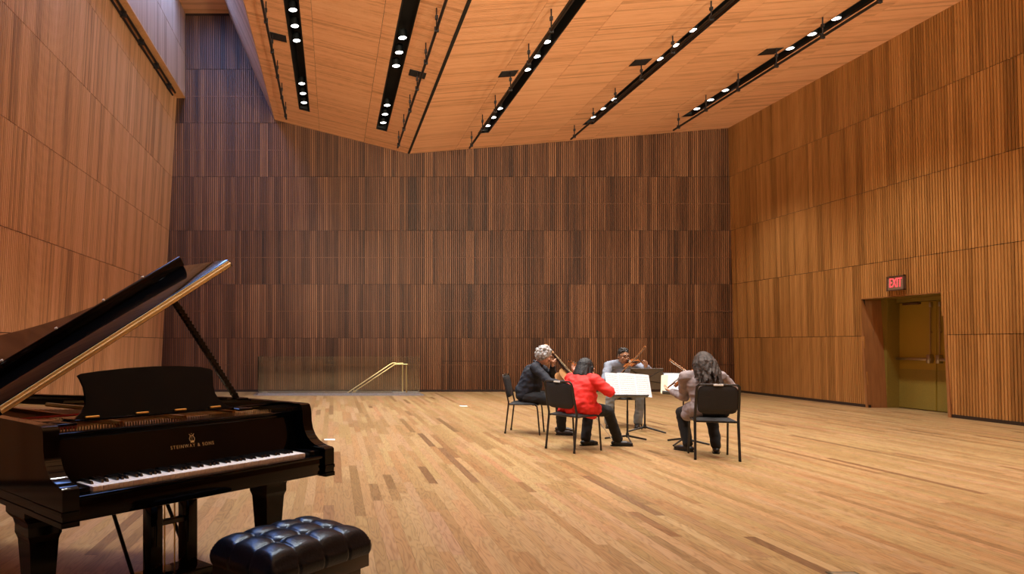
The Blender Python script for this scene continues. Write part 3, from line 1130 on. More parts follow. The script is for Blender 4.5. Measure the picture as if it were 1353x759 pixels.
# ------------------------------------------------------------------ hanging pipes
def pipe_run(px, py, drop, label):
    """pipe hung below the canopy; px, py: where its far end shows"""
    # depth from the ceiling height over the pipe
    Z = 17.5
    for _ in range(12):
        X = (px - CX) * Z / F_PX
        zc = FB.y + (VA.y - FB.y) * (X - FB.x) / (VA.x - FB.x) if X < VA.x else VA.y + (RA.y - VA.y) * (X - VA.x) / (RA.x - VA.x)
        Z = (zc - drop - H) * F_PX / (CY - py)
    t = thing('lighting_pipe', label, 'pipe', (X, Z, zc - drop), 0, 'pipes hung under the ceiling')
    MB().tube([(0, 0, 0), (0, NEAR - Z + 0.1, 0)], 0.026, 10).build('pipe', M['pipe_black'], t, smooth=True)
    hang = MB()
    hang.tube([(0, 0, -0.03), (0, 0, drop - 0.014)], 0.012, 6)
    hang.box((-0.035, -0.02, -0.04), (0.035, 0.02, 0.04))
    hang.box((-0.022, -0.022, drop * 0.45), (0.022, 0.022, drop * 0.62))
    me = hang.mesh('hanger', M['pipe_black'])
    k = 0
    while Z - 0.25 - k * 1.27 > NEAR + 0.3:
        link('hanger', me, t, (0, -0.25 - k * 1.27, 0))
        k += 1
    return X, Z, zc


pipe_run(378.3, 157.2, 0.36, 'thin black pipe hung near the left edge of the canopy')
pipe_run(525.5, 195, 0.36, 'thin black pipe hung just left of the ceiling fold')
pipe_run(620.5, 195.5, 0.36, 'thin black pipe hung beside the middle light slot')
pipe_run(754.5, 184, 0.30, 'thin black pipe hung beside the fourth light slot')
pipe_run(890, 172, 0.36, 'thin black pipe hung beside the rightmost light slot')

wp = thing('wall_pipe', 'double black pipe under the soffit at the top of the left wall', 'pipe', (-4.30, 18.45, 8.10))
for dx, dz in ((-0.035, -0.03), (0.035, 0.03)):
    MB().tube([(dx, 0, dz), (dx, NEAR - 18.3, dz)], 0.026, 8).build('pipe', M['pipe_black'], wp, smooth=True)
cl = MB().box((-0.06, -0.03, -0.06), (0.06, 0.03, 0.06)).box((-0.012, -0.012, 0.05), (0.012, 0.012, 0.095)).mesh('clamp', M['pipe_black'])
for k in range(17):
    link('clamp', cl, wp, (0, -0.55 - k * 1.3, 0))

# ------------------------------------------------------------------ small black boxes set in the ceiling
hatch_me = None
for i, (px, py, lab) in enumerate(((367.5, 49, 'small black box by the leftmost hanging pipe'),
                                   (551.5, 98, 'small black box by the pipe left of the ceiling fold'),
                                   (671.5, 97.5, 'small black ceiling box left of the middle light slot'),
                                   (846, 82.5, 'small black ceiling box left of the fourth light slot'),
                                   (1018, 68, 'small black ceiling box left of the rightmost light slot'))):
    Z = 13.5
    for _ in range(12):
        X = (px - CX) * Z / F_PX
        left = X < VA.x
        zc = FB.y + (VA.y - FB.y) * (X - FB.x) / (VA.x - FB.x) if left else VA.y + (RA.y - VA.y) * (X - VA.x) / (RA.x - VA.x)
        Z = (zc - 0.015 - H) * F_PX / (CY - py)
    ang = math.atan2(VA.y - FB.y, VA.x - FB.x) if left else math.atan2(RA.y - VA.y, RA.x - VA.x)
    t = thing('ceiling_box', lab, 'box', (X, Z, zc - 0.014), 0, 'black boxes in the ceiling')
    t.rotation_euler = (0, -ang, 0)
    MB().bbox((-0.17, -0.15, -0.008), (0.17, 0.15, 0.012), 0.003).build('case', M['slot_black'], t)
    g = MB()
    for k in range(6):
        g.box((-0.14, -0.13 + k * 0.045, -0.011), (0.14, -0.11 + k * 0.045, -0.007))
    g.build('grille', M['pipe_black'], t)

# ------------------------------------------------------------------ grand piano (local X along the keyboard, Y towards the tail)
PU = math.atan2(0.72, 0.694)
piano = thing('grand_piano', 'glossy black concert grand piano with open lid at the left', 'piano', (-0.577, 3.29, 0), PU)


def smooth_poly(pts, it=2):
    for _ in range(it):
        out = [pts[0]]
        for a, b in zip(pts[:-1], pts[1:]):
            a, b = V(a), V(b)
            out += [tuple(a * 0.75 + b * 0.25), tuple(a * 0.25 + b * 0.75)]
        out.append(pts[-1])
        pts = out
    return pts


OUT = smooth_poly([(.77, .20), (.77, .5), (.765, .7), (.72, .92), (.62, 1.12), (.45, 1.32), (.26, 1.52), (.10, 1.75), (.0, 2.0), (-.07, 2.25),
                   (-.13, 2.43), (-.22, 2.57), (-.36, 2.66), (-.52, 2.69), (-.66, 2.63), (-.745, 2.5), (-.77, 2.3), (-.77, 2.1), (-.77, .20)], 2)


def inset(poly, d):
    out = []
    for i, p in enumerate(poly):
        a, b = V(poly[max(i - 1, 0)]), V(poly[min(i + 1, len(poly) - 1)])
        t = (b - a).normalized()
        out.append((p[0] - t.y * d, p[1] + t.x * d))
    return out


INN = inset(OUT, 0.055)
MB().prism(OUT + INN[::-1], 0.37, 'XY', 0.62).build('rim', M['lacquer'], piano, smooth=True, fix=True)
o2, i2 = inset(OUT, -0.006), inset(OUT, 0.03)
MB().prism(o2 + i2[::-1], 0.022, 'XY', 0.600).build('rim_moulding', M['lacquer'], piano, smooth=True, fix=True)
MB().prism(inset(OUT, -0.003) + i2[::-1], 0.018, 'XY', 0.645).build('rim_moulding', M['lacquer'], piano, smooth=True, fix=True)
CHEEK = [(.205, .99), (.205, .60), (-.06, .60), (-.065, .61), (-.065, .750), (-.055, .758), (-.02, .762), (.02, .772), (.055, .79), (.082, .815), (.102, .85), (.112, .89),
         (.114, .93), (.118, .96), (.13, .985), (.145, .99)]
for s in (-1, 1):
    m = MB().prism(CHEEK, 0.07, 'YZ', 0.702 if s > 0 else -0.772)
    m.build('cheek', M['lacquer'], piano, smooth=True, fix=True)
    cm = MB()
    for z0, z1 in ((.600, .622), (.645, .663)):
        cm.bbox((.766 if s > 0 else -.777, -.068, z0), (.777 if s > 0 else -.766, .21, z1), 0.002)
        cm.bbox((.702 if s > 0 else -.775, -.070, z0), (.775 if s > 0 else -.702, -.060, z1), 0.002)
    cm.build('cheek_moulding', M['lacquer'], piano)
    MB().bbox((0.632 if s > 0 else -0.702, -0.02, .70), (0.702 if s > 0 else -0.632, .16, .742), 0.006).build('key_block', M['lacquer'], piano, smooth=True)
MB().bbox((-.765, -.05, .612), (.765, .95, .70), 0.006).build('keybed', M['lacquer'], piano, smooth=True)
MB().bbox((-.702, -.058, .70), (.702, -.012, .717), 0.005).build('key_slip', M['lacquer'], piano, smooth=True)
# keys
kw = 1.225 / 52
wk = MB().bbox((-kw / 2 + 0.0005, 0, .712), (kw / 2 - 0.0005, .15, .734), 0.0012).mesh('white_key', M['ivory'], smooth=True)
bk = MB()
bk.add([(-.0058, .05, .734), (.0058, .05, .734), (.0058, .15, .734), (-.0058, .15, .734), (-.0046, .056, .746), (.0046, .056, .746), (.0046, .15, .746), (-.0046, .15, .746)],
       [(4, 5, 6, 7), (0, 1, 5, 4), (1, 2, 6, 5), (3, 0, 4, 7), (2, 3, 7, 6)])
bkm = bk.mesh('black_key', M['ebony'])
for i in range(52):
    link('white_key', wk, piano, ((i - 25.5) * kw, 0, 0))
    if i < 51 and (i % 7) in (0, 2, 3, 5, 6):     # A B C D E F G: sharps after A, C, D, F, G
        link('black_key', bkm, piano, ((i - 25.0) * kw, 0, 0))
# fallboard with lettering and emblem
FB0, FB1 = V((0, .152, .738)), V((0, .196, .925))
fbm = MB().prism([(.152, .738), (.194, .915), (.215, .918), (.215, .738)], 1.404, 'YZ', -.702)
fall = fbm.build('fallboard', M['lacquer'], piano, fix=True)
fdir = (FB1 - FB0).normalized()
fq = Matrix(((1, 0, 0), (0, fdir.y, -fdir.z), (0, fdir.z, fdir.y))).to_quaternion()
tx = text_mesh('STEINWAY & SONS', 0.024, 0.0004, 'lettering', M['gold_leaf'], fall, 1.3)
tx.rotation_mode = 'QUATERNION'
tx.rotation_quaternion = fq
tx.location = V((0.0, .152, .738)) + fdir * 0.088 + V((0, -.0016, .0002))
em = MB()
for s in (-1, 1):
    em.tube([(s * .004, -.018, 0), (s * .013, -.012, 0), (s * .015, -.002, 0), (s * .009, .008, 0), (s * .008, .014, 0), (s * .014, .020, 0)], [.002, .0026, .0028, .0022, .002, .0022], 6)
    em.tube([(s * .003, -.014, 0), (s * .003, .012, 0)], .0007, 4)
em.tube([(-.011, .012, 0), (.011, .012, 0)], .0014, 5)
em.tube([(0, -.014, 0), (0, .012, 0)], .0007, 4)
em.tube([(-.011, -.021, 0), (.011, -.021, 0)], .0024, 5)
em.ball((0, -.016, 0), (.005, .003, .002), seg=8, rings=6)
em.ball((0, .021, 0), (.003, .003, .002), seg=8, rings=6)
emo = em.build('emblem', M['gold_leaf'], fall)
emo.rotation_mode = 'QUATERNION'
emo.rotation_quaternion = fq
emo.location = V((0.0, .152, .738)) + fdir * 0.126 + V((0, -.002, 0))
emo['label'] = 'small gold lyre emblem'
MB().bbox((-.702, .192, .915), (.702, .245, .928), 0.004).bbox((-.702, .198, .928), (.702, .236, .943), 0.005).build('front_rail', M['lacquer'], piano, smooth=True)
# inside of the case
MB().prism(inset(OUT, 0.05), 0.02, 'XY', 0.80).build('soundboard', M['soundboard'], piano, fix=True)
pl = inset(OUT, 0.062)
pl = [(x, y if y > .3 else .30) for x, y in pl]
plate = MB().prism(pl, 0.012, 'XY', 0.912).build('iron_plate', M['plate_gold'], piano, fix=True)
ribs = MB()
for x0, x1, y1 in ((-.62, -.66, 2.4), (-.25, -.42, 2.5), (.12, -.05, 1.75), (.45, .38, 1.2)):
    ribs.tube([(x0, .42, .932), (x1, y1, .932)], 0.016, 6)
ribs.build('brace', M['plate_gold'], plate, smooth=True)
strs = MB()
for i in range(70):
    t = i / 69
    x0 = -.66 + 1.3 * t
    y1 = 2.35 - 1.7 * t ** 0.6
    strs.tube([(x0, .42, .939), (x0 - .12 * (1 - t), y1, .939)], 0.0016, 3)
so = strs.build('strings', M['string'], plate)
so['kind'] = 'stuff'
pins = MB()
for i in range(88):
    for j in range(2):
        x = -.64 + 1.28 * i / 87
        pins.tube([(x, .32 + .03 * j, .920), (x, .32 + .03 * j, .948)], 0.003, 4)
po = pins.build('tuning_pins', M['string'], plate)
po['kind'] = 'stuff'
MB().bbox((-.69, .46, .922), (-.46, .51, .942), 0.004).build('felt_strip', M['felt_red'], plate)['label'] = 'red felt strip'
dm = MB()
for i in range(60):
    x = -.66 + 1.1 * i / 59
    dm.box((x - .006, .60, .942), (x + .006, .66 + .1 * (1 - i / 59), .966))
do = dm.build('dampers', M['felt_white'], plate)
do['kind'] = 'stuff'
MB().bbox((-.66, .64, .966), (.45, .66, .976), 0.004).build('damper_rail', M['felt_red'], plate)
# music desk
shelf = MB()
shelf.bbox((-.55, .300, .974), (.36, .44, .984), 0.004)
for sx in (-.60, .42):
    shelf.bbox((sx - .05, .27, .962), (sx + .05, .62, .974), 0.004)
shelf.bbox((-.72, .40, .962), (.72, .43, .974), 0.004)
shelf.build('desk_shelf', M['lacquer'], piano, smooth=True)
dk = [(-.545, 0), (-.53, .012), (-.505, .03), (-.485, .06), (-.478, .10), (-.482, .15), (-.496, .19), (-.505, .205), (-.49, .212), (-.40, .222), (-.25, .233), (-.1, .238),
      (.05, .236), (.18, .228), (.245, .215), (.258, .205), (.255, .16), (.25, .12), (.256, .08), (.275, .045), (.31, .018), (.35, 0)]
desk = MB().prism(dk, 0.016, 'XZ', 0.0).build('music_desk', M['desk_black'], piano, smooth=True, fix=True)
desk.location = (-0.0, .315, .985)
desk.rotation_euler = (math.radians(-13), 0, 0)
for x in (-.46, -.2, .02, .24):
    MB().bbox((x - .035, -.012, .0), (x + .035, .0, .010), 0.003).build('hinge', M['gold'], desk)
# lid
LT = math.radians(31)
HX, HZ = -.77, 1.0
MLID = Matrix.Translation((HX, 0, HZ)) @ Matrix.Rotation(-LT, 4, 'Y')
lid_out = [(x + .77 + (.012 if x > -.7 else -.0), y) for x, y in inset(OUT, -0.012)]
lp = [p for p in lid_out if p[1] > .58]
lp = [(1.552, .58)] + lp + [(0.0, .58)]
lid = MB().prism(lp, 0.022, 'XY', 0.0, mat=MLID).build('lid', M['lacquer'], piano, smooth=True, fix=True)
MB().bbox((0.0, .585, .024), (1.552, 1.075, .044), 0.004, mat=MLID).build('lid_flap', M['lacquer'], piano, smooth=True)
lipm = MB().bbox((0.0, 1.045, .044), (1.552, 1.072, .112), 0.006, mat=MLID)
lip = lipm.build('flap_lip', M['lacquer'], piano, smooth=True)
for x in (.28, .62, .95, 1.25):
    MB().tube([MLID @ V((x, 1.058, .110)), MLID @ V((x, 1.058, .120))], 0.009, 8).build('rubber_stud', M['felt_white'], lip)
MB().box((0.01, .573, .004), (1.54, .580, .040), mat=MLID).build('piano_hinge', M['hinge_brass'], lid)['label'] = 'long brass hinge'
hk = MB()
for i in range(46):
    hk.tube([MLID @ V((.012 + i * .0333, .571, .022)), MLID @ V((.012 + i * .0333 + .031, .571, .022))], 0.0055, 8)
hk.build('hinge_knuckles', M['hinge_brass'], lid, smooth=True)
# prop
pa, pb = V((.665, .66, .985)), MLID @ V((1.18, .74, -0.01))
MB().tube([pa, pb], 0.013, 8, flat=1.6).build('lid_prop', M['satin_black'], piano, smooth=True)
nt_ = MB()
for i in range(26):
    q = pa.lerp(pb, 0.06 + i * 0.034)
    nt_.box((q.x - .019, q.y - .016, q.z - .007), (q.x + .019, q.y + .016, q.z + .007))
nt_.build('prop_notches', M['satin_black'], piano)
MB().bbox((.62, .62, .985), (.72, .71, .998), 0.004).build('prop_plate', M['lacquer'], piano, smooth=True)


# legs
def piano_leg(x, y):
    m = MB()
    prof = [(-.115, .612), (-.115, .555), (-.095, .535), (-.085, .50), (-.082, .455), (-.073, .42), (-.060, .06), (.060, .06), (.073, .42), (.082, .455),
            (.085, .50), (.095, .535), (.115, .555), (.115, .612)]
    # tapering four-sided leg with bracketed shoulders
    rows = [(.612, .105), (.565, .105), (.55, .095), (.535, .082), (.51, .076), (.47, .076), (.455, .070), (.44, .066), (.09, .046), (.085, .054), (.06, .054)]
    vs, fs = [], []
    for z, r in rows:
        vs += [(-r, -r, z), (r, -r, z), (r, r, z), (-r, r, z)]
    for i in range(len(rows) - 1):
        for k in range(4):
            fs.append((i * 4 + k, (i + 1) * 4 + k, (i + 1) * 4 + (k + 1) % 4, i * 4 + (k + 1) % 4))
    fs += [(0, 1, 2, 3), tuple(range(len(vs) - 1, len(vs) - 5, -1))]
    m.add(vs, fs)
    o = m.build('leg', M['lacquer'], piano, fix=True)
    o.location = (x, y, 0)
    c = MB()
    c.tube([(-.012, 0, .032), (.012, 0, .032)], 0.032, 16)
    c.tube([(0, 0, .03), (0, 0, .065)], 0.02, 10)
    c.build('caster', M['gold'], o, smooth=True)
    return o


piano_leg(-.655, .44)
piano_leg(.655, .36)
piano_leg(-.40, 2.35)
# pedal lyre
ly = bpy.data.objects.new('pedal_lyre', MB().bbox((-.20, .27, .075), (.20, .46, .16), 0.008).mesh('pedal_lyre', M['lacquer'], smooth=True))
C.objects.link(ly)
ly.parent = piano
MB().bbox((-.19, .30, .57), (.19, .44, .614), 0.006).build('lyre_block', M['lacquer'], ly, smooth=True)
for s in (-1, 1):
    MB().bbox((s * .105 - .035, .33, .15), (s * .105 + .035, .41, .58), 0.005).build('lyre_post', M['lacquer'], ly, smooth=True)
    MB().tube([(s * .17, .44, .13), (s * .16, .80, .61)], 0.011, 8).build('lyre_brace', M['satin_black'], ly, smooth=True)
    MB().tube([(s * .03, .38, .15), (s * .03, .38, .58)], 0.004, 6).build('pedal_rod', M['gold'], ly, smooth=True)
MB().bbox((-.075, .35, .40), (.075, .39, .425), 0.004).build('cross_bar', M['satin_black'], ly)
for x in (-.085, 0, .085):
    MB().tube([(x, .30, .085), (x, .20, .08), (x, .14, .072)], [.011, .018, .016], 10, flat=0.45).build('pedal', M['gold'], ly, smooth=True)

# ------------------------------------------------------------------ bench
bench = thing('piano_bench', 'tufted black leather piano bench in front of the keyboard', 'bench', (-0.175, 2.955, 0), PU)
BL, BWD = 0.58, 0.39
nx, ny = 96, 66
vs, fs = [], []
for j in range(ny + 1):
    for i in range(nx + 1):
        u, w = i / nx, j / ny
        x, y = (u - .5) * BL, (w - .5) * BWD
        cx, cy = u * 4, w * 3
        sx, sy_ = abs(math.sin(PI * cx)), abs(math.sin(PI * cy))
        puff = (max(sx, 0.0) ** 0.45) * (max(sy_, 0.0) ** 0.45)
        # only interior crossings are buttoned; seams fade towards the rim
        ed = min(u, 1 - u) * BL
        ew = min(w, 1 - w) * BWD
        e = min(ed, ew)
        crown = 0.030 * (1 - (2 * u - 1) ** 4) * (1 - (2 * w - 1) ** 4)
        fade = min(1, e / 0.06)
        dip = 0.0
        for a in (1, 2, 3):
            for b_ in (1, 2):
                d2 = ((u - a / 4) * BL) ** 2 + ((w - b_ / 3) * BWD) ** 2
                dip += 0.017 * math.exp(-d2 / 0.0005)
        seam = (1 - puff) * (0.010 + 0.008 * fade)
        roll = 0.036 * max(0, 1 - e / 0.036) ** 2.2
        vs.append((x, y, 0.508 + crown - seam - dip * fade - roll))
for j in range(ny):
    for i in range(nx):
        a = j * (nx + 1) + i
        fs.append((a, a + 1, a + nx + 2, a + nx + 1))
top = MB().add(vs, fs)
# sides of the cushion bulge a little and carry pleats
ring = [(i, 0) for i in range(nx)] + [(nx, j) for j in range(ny)] + [(i, ny) for i in range(nx, 0, -1)] + [(0, j) for j in range(ny, 0, -1)]
n0 = len(top.v)
levels = [(0.0, 0.0), (0.012, 0.007), (0.03, 0.010), (0.055, 0.008), (0.075, 0.0)]
rows = []
for dz, bulge in levels:
    row = []
    for (i, j) in ring:
        p = top.v[j * (nx + 1) + i]
        u, w = i / nx, j / ny
        pleat = abs(math.sin(PI * u * 4)) if j in (0, ny) else abs(math.sin(PI * w * 3))
        pl_ = 0.006 * (1 - min(1, pleat * 5)) if dz > 0 else 0
        dirx = (-1 if i == 0 else 1 if i == nx else 0)
        diry = (-1 if j == 0 else 1 if j == ny else 0)
        z = p.z if dz == 0 else min(p.z, 0.472) - dz * 0.8
        row.append(V((p.x + dirx * (bulge - pl_), p.y + diry * (bulge - pl_), z)))
    rows.append(row)
nr = len(ring)
vs = [p for r in rows for p in r]
fs = []
for k in range(len(levels) - 1):
    for i in range(nr):
        i2 = (i + 1) % nr
        fs.append((k * nr + i, (k + 1) * nr + i, (k + 1) * nr + i2, k * nr + i2))
top.add(vs, fs)
cush = top.build('cushion', M['leather'], bench, smooth='all')
bm = bmesh.new()
bm.from_mesh(cush.data)
bmesh.ops.remove_doubles(bm, verts=bm.verts[:], dist=0.0004)
bmesh.ops.recalc_face_normals(bm, faces=bm.faces[:])
bm.to_mesh(cush.data)
bm.free()
for a in (1, 2, 3):
    for b_ in (1, 2):
        MB().ball(((a / 4 - .5) * BL, (b_ / 3 - .5) * BWD, 0.512), (.011, .011, .005), seg=12, rings=6).build('button', M['leather'], cush, smooth='all')
MB().bbox((-BL / 2 + .004, -BWD / 2 + .004, .345), (BL / 2 - .004, BWD / 2 - .004, .414), 0.004).build('upper_frame', M['satin_black'], bench, smooth=True)
MB().bbox((-BL / 2 + .03, -BWD / 2 + .03, .285), (BL / 2 - .03, BWD / 2 - .03, .348), 0.004).build('lower_frame', M['satin_black'], bench, smooth=True)
for sx in (-1, 1):
    for sy_ in (-1, 1):
        MB().add([(sx * .25 + a * r, sy_ * .145 + b_ * r, z) for z, r in ((.29, .034), (0.0, .022)) for a, b_ in ((-1, -1), (1, -1), (1, 1), (-1, 1))],
                 [(0, 1, 2, 3), (7, 6, 5, 4), (0, 4, 5, 1), (1, 5, 6, 2), (2, 6, 7, 3), (3, 7, 4, 0)]).build('leg', M['satin_black'], bench, fix=True)
    k = MB().lathe([(.008, 0), (.008, .03), (.022, .034), (.026, .042), (.026, .052), (.02, .06), (.004, .062)], 20,
                   mat=Matrix.Translation((sx * (BL / 2 - .03), -.06, .385)) @ Matrix.Rotation(sx * PI / 2, 4, 'Y'))
    k.build('knob', M['satin_black'], bench, smooth=True)

# ------------------------------------------------------------------ chairs
def make_chair(label, loc, rz):
    t = thing('orchestra_chair', label, 'chair', loc, rz, 'black chairs of the quartet')
    for s in (-1, 1):
        x = s * .222
        MB().tube([(x * 1.02, -.25, .0), (x, -.205, .40), (x, -.20, .47), (x * .99, -.235, .62), (x * .98, -.27, .80), (x * .96, -.283, .845), (x * .85, -.288, .868)],
                  [.0115, .012, .012, .012, .012, .012, .011], 8, flat=1.25).build('back_post', M['chair_metal'], t, smooth=True)
        MB().tube([(x * .95, .245, 0), (x * .93, .215, .36), (x * .93, .205, .42), (x * .93, .16, .445), (x * .97, -.19, .435)], 0.0115, 8).build('front_leg', M['chair_metal'], t, smooth=True)
        MB().tube([(x * 1.02, -.25, 0), (x * 1.02, -.248, .03)], 0.0155, 8).build('foot_cap', M['satin_black'], t, smooth=True)
    fm = MB()
    fm.tube([(-.19, -.288, .868), (.19, -.288, .868)], .011, 8)
    fm.tube([(-.21, -.15, .432), (.21, -.15, .432)], .010, 8)
    fm.tube([(-.2, .15, .432), (.2, .15, .432)], .010, 8)
    fm.build('cross_tube', M['chair_metal'], t, smooth=True)
    # seat: padded, waterfall front
    bm = bmesh.new()
    bmesh.ops.create_grid(bm, x_segments=12, y_segments=12, size=0.5)
    for q in bm.verts:
        u, w = q.co.x * 2, q.co.y * 2
        wid = .225 - .012 * (1 - w) / 2
        dome = .028 * (1 - u ** 6) * (1 - w ** 6)
        q.co = V((u * wid, w * .215 + .01, .448 + dome - .02 * max(0, w - .6) ** 2 * 4))
    r = bmesh.ops.extrude_face_region(bm, geom=bm.faces[:])
    for q in [g for g in r['geom'] if isinstance(g, bmesh.types.BMVert)]:
        q.co.z = .440
    bmesh.ops.recalc_face_normals(bm, faces=bm.faces[:])
    me = bpy.data.meshes.new('seat')
    bm.to_mesh(me)
    bm.free()
    me.materials.append(M['chair_fabric'])
    me.shade_smooth()
    me.set_sharp_from_angle(angle=math.radians(50))
    link('seat', me, t)
    # back pad: rounded rectangle, cushioned both sides
    pts = []
    for k in range(32):
        a = 2 * PI * k / 32
        ca, sa = math.cos(a), math.sin(a)
        pts.append((.205 * math.copysign(abs(ca) ** 0.35, ca), .165 * math.copysign(abs(sa) ** 0.35, sa)))
    bp = MB()
    for ins, off in ((1.0, -.012), (1.0, .012)):
        pass
    layers = [(0.0, .020), (0.6, .019), (0.93, .014), (1.0, .004), (1.0, -.006), (0.93, -.014), (0.6, -.017), (0.0, -.018)]
    vs = [(p[0] * l[0], l[1], p[1] * l[0]) for l in layers for p in pts]
    fs = [(i * 32 + k, i * 32 + (k + 1) % 32, (i + 1) * 32 + (k + 1) % 32, (i + 1) * 32 + k) for i in range(len(layers) - 1) for k in range(32)]
    bp.add(vs, fs, Matrix.Translation((0, -.252, .695)) @ Matrix.Rotation(math.radians(10), 4, 'X'))
    back = bp.build('backrest', M['chair_fabric'], t, smooth=True, fix=True)
    MB().bbox((-.05, -.304, .856), (.05, -.298, .876), 0.003).build('name_tag', M['tag_white'], back)['label'] = 'small white tag'
    return t


chair0 = make_chair('black chair at the left of the group, seating the grey haired cellist', (2.88, 10.24, 0), math.atan2(-.43, .9) - PI / 2)
for lab, loc, f in (('black chair in front at left, seating the woman in red', (3.035, 8.60, 0), (.87, .48)),
                    ('black chair nearest the camera at right, seating the woman in taupe', (4.455, 8.015, 0), (.30, .95)),
                    ('black chair behind the music stands, seating the man with glasses', (4.79, 11.22, 0), (-.2, -1))):
    c = copy_tree(chair0)
    c['label'] = lab
    c.location = loc
    c.rotation_euler = (0, 0, math.atan2(f[1], f[0]) - PI / 2)


# ------------------------------------------------------------------ music stands (local Y: the way the player looks)
def make_stand(label, loc, rz, zc, tilt, desk_mat, feet_rot=0.0, post=0.0):
    t = thing('music_stand', label, 'music stand', loc, rz, 'music stands of the quartet')
    for k in range(3):
        a = feet_rot + 2 * PI * k / 3
        c, s = math.cos(a), math.sin(a)
        MB().tube([(0, 0, .075), (c * .06, s * .06, .062), (c * .31, s * .31, .010)], [.010, .010, .008], 8, flat=1.5).build('leg', M['stand_black'], t, smooth=True)
    MB().lathe([(.018, .05), (.022, .06), (.022, .10), (.016, .12)], 16).build('hub', M['stand_black'], t, smooth=True)
    MB().tube([(0, 0, .06), (0, 0, .42)], .0135, 10).tube([(0, 0, .42), (0, 0, zc - .03)], .010, 10).build('post', M['stand_black'], t, smooth=True)
    mt = Matrix.Translation((0, 0.02, zc)) @ Matrix.Rotation(-tilt, 4, 'X')
    d = MB()
    d.bbox((-.25, 0, -.16), (.25, .004, .17), 0.002, mat=mt)
    d.bbox((-.25, .004, .155), (.25, .012, .17), 0.002, mat=mt)
    desk_o = d.build('desk', desk_mat, t)
    MB().bbox((-.25, -.065, -.165), (.25, .004, -.158), 0.002, mat=mt).bbox((-.25, -.065, -.158), (.25, -.061, -.145), 0.0015, mat=mt).build('ledge', M['stand_black'], t)
    rb = MB()
    for s in (-1, 1):
        rb.tube([mt @ V((0, .008, 0)), mt @ V((s * .24, .008, .15))], .006, 6)
        rb.tube([mt @ V((0, .008, -.02)), mt @ V((s * .24, .008, -.06))], .006, 6)
    rb.box((-.045, .004, -.05), (.045, .03, .05), mat=mt)
    rb.build('desk_bracket', M['stand_black'], t)
    return t, Matrix.Translation(loc) @ Matrix.Rotation(rz, 4, 'Z') @ mt


def sheet(mt, x0, x1, z0, z1, lab, lean=0.0, mat=None, off=-.006, group='pages of printed music'):
    """a page standing on the ledge, slightly bowed"""
    vs, fs = [], []
    n = 6
    for j in range(2):
        for i in range(n + 1):
            u = i / n
            x = x0 + (x1 - x0) * u
            z = z0 + (z1 - z0) * j + lean * (u - .5)
            vs.append(mt @ V((x, off - .010 * math.sin(PI * u), z)))
    for i in range(n):
        fs.append((i, i + 1, n + 2 + i, n + 1 + i))
    me = bpy.data.meshes.new('sheet_music')
    org = mt @ V(((x0 + x1) / 2, 0, z0))
    me.from_pydata([tuple(p - org) for p in vs], [], fs)
    uv = me.uv_layers.new()
    for f in me.polygons:
        for li, vi in zip(f.loop_indices, f.vertices):
            uv.data[li].uv = ((vi % (n + 1)) / n, vi // (n + 1))
    me.materials.append(mat or M['paper'])
    o = link('sheet_music', me)
    s = o.modifiers.new('t', 'SOLIDIFY')
    s.thickness = 0.0012
    o.location = org
    return tag(o, lab, 'sheet music', group)


ga = P(829, 583, 9.35)
ta, ma = make_stand('black music stand with white pages before the woman in red', (ga.x, ga.y, 0), math.radians(-4), .755, math.radians(22), M['stand_black'], 0.35)
sheet(ma, -.275, -.105, -.145, .185, 'white printed music page, left of three on the front stand', -.012)
sheet(ma, -.110, .125, -.150, .18, 'white printed music page, middle of three on the front stand', -.014, off=-.012)
sheet(ma, .120, .310, -.158, .165, 'white printed music page, right of three on the front stand', -.016, off=-.006)
gb = P(852, 571, 10.35)
tb, mb_ = make_stand('grey backed music stand facing the man with glasses', (gb.x, gb.y, 0), math.radians(182), .80, math.radians(14), M['stand_grey'], 0.2)
sheet(mb_, -.12, .14, -.13, .15, 'music page facing the man, hidden behind the grey stand')
gc = P(904, 588, 9.05)
tc_, mc = make_stand('black music stand with white pages before the woman in taupe', (gc.x, gc.y + .02, 0), math.radians(-28), .80, math.radians(32), M['stand_black'], 0.15)
sheet(mc, -.235, -.005, -.15, .15, 'white music page, left of two on the right stand')
sheet(mc, .0, .225, -.15, .15, 'white music page, right of two on the right stand')
sheet(mc, -.27, -.05, -.15, .13, 'cream page edge sticking out at the left of the right stand', 0.01, M['paper_cream'], -.003, 'pages of printed music')
gd = V((3.62, 8.98, 0))

# ------------------------------------------------------------------ string instruments
FIDDLE = [(0, .0), (.0, .035), (.02, .062), (.08, .090), (.16, .102), (.24, .104), (.32, .097), (.375, .088), (.395, .078), (.44, .062), (.52, .056), (.60, .060),
          (.645, .070), (.66, .077), (.72, .080), (.80, .083), (.87, .080), (.93, .066), (.975, .042), (1.0, .018), (1.0, 0)]


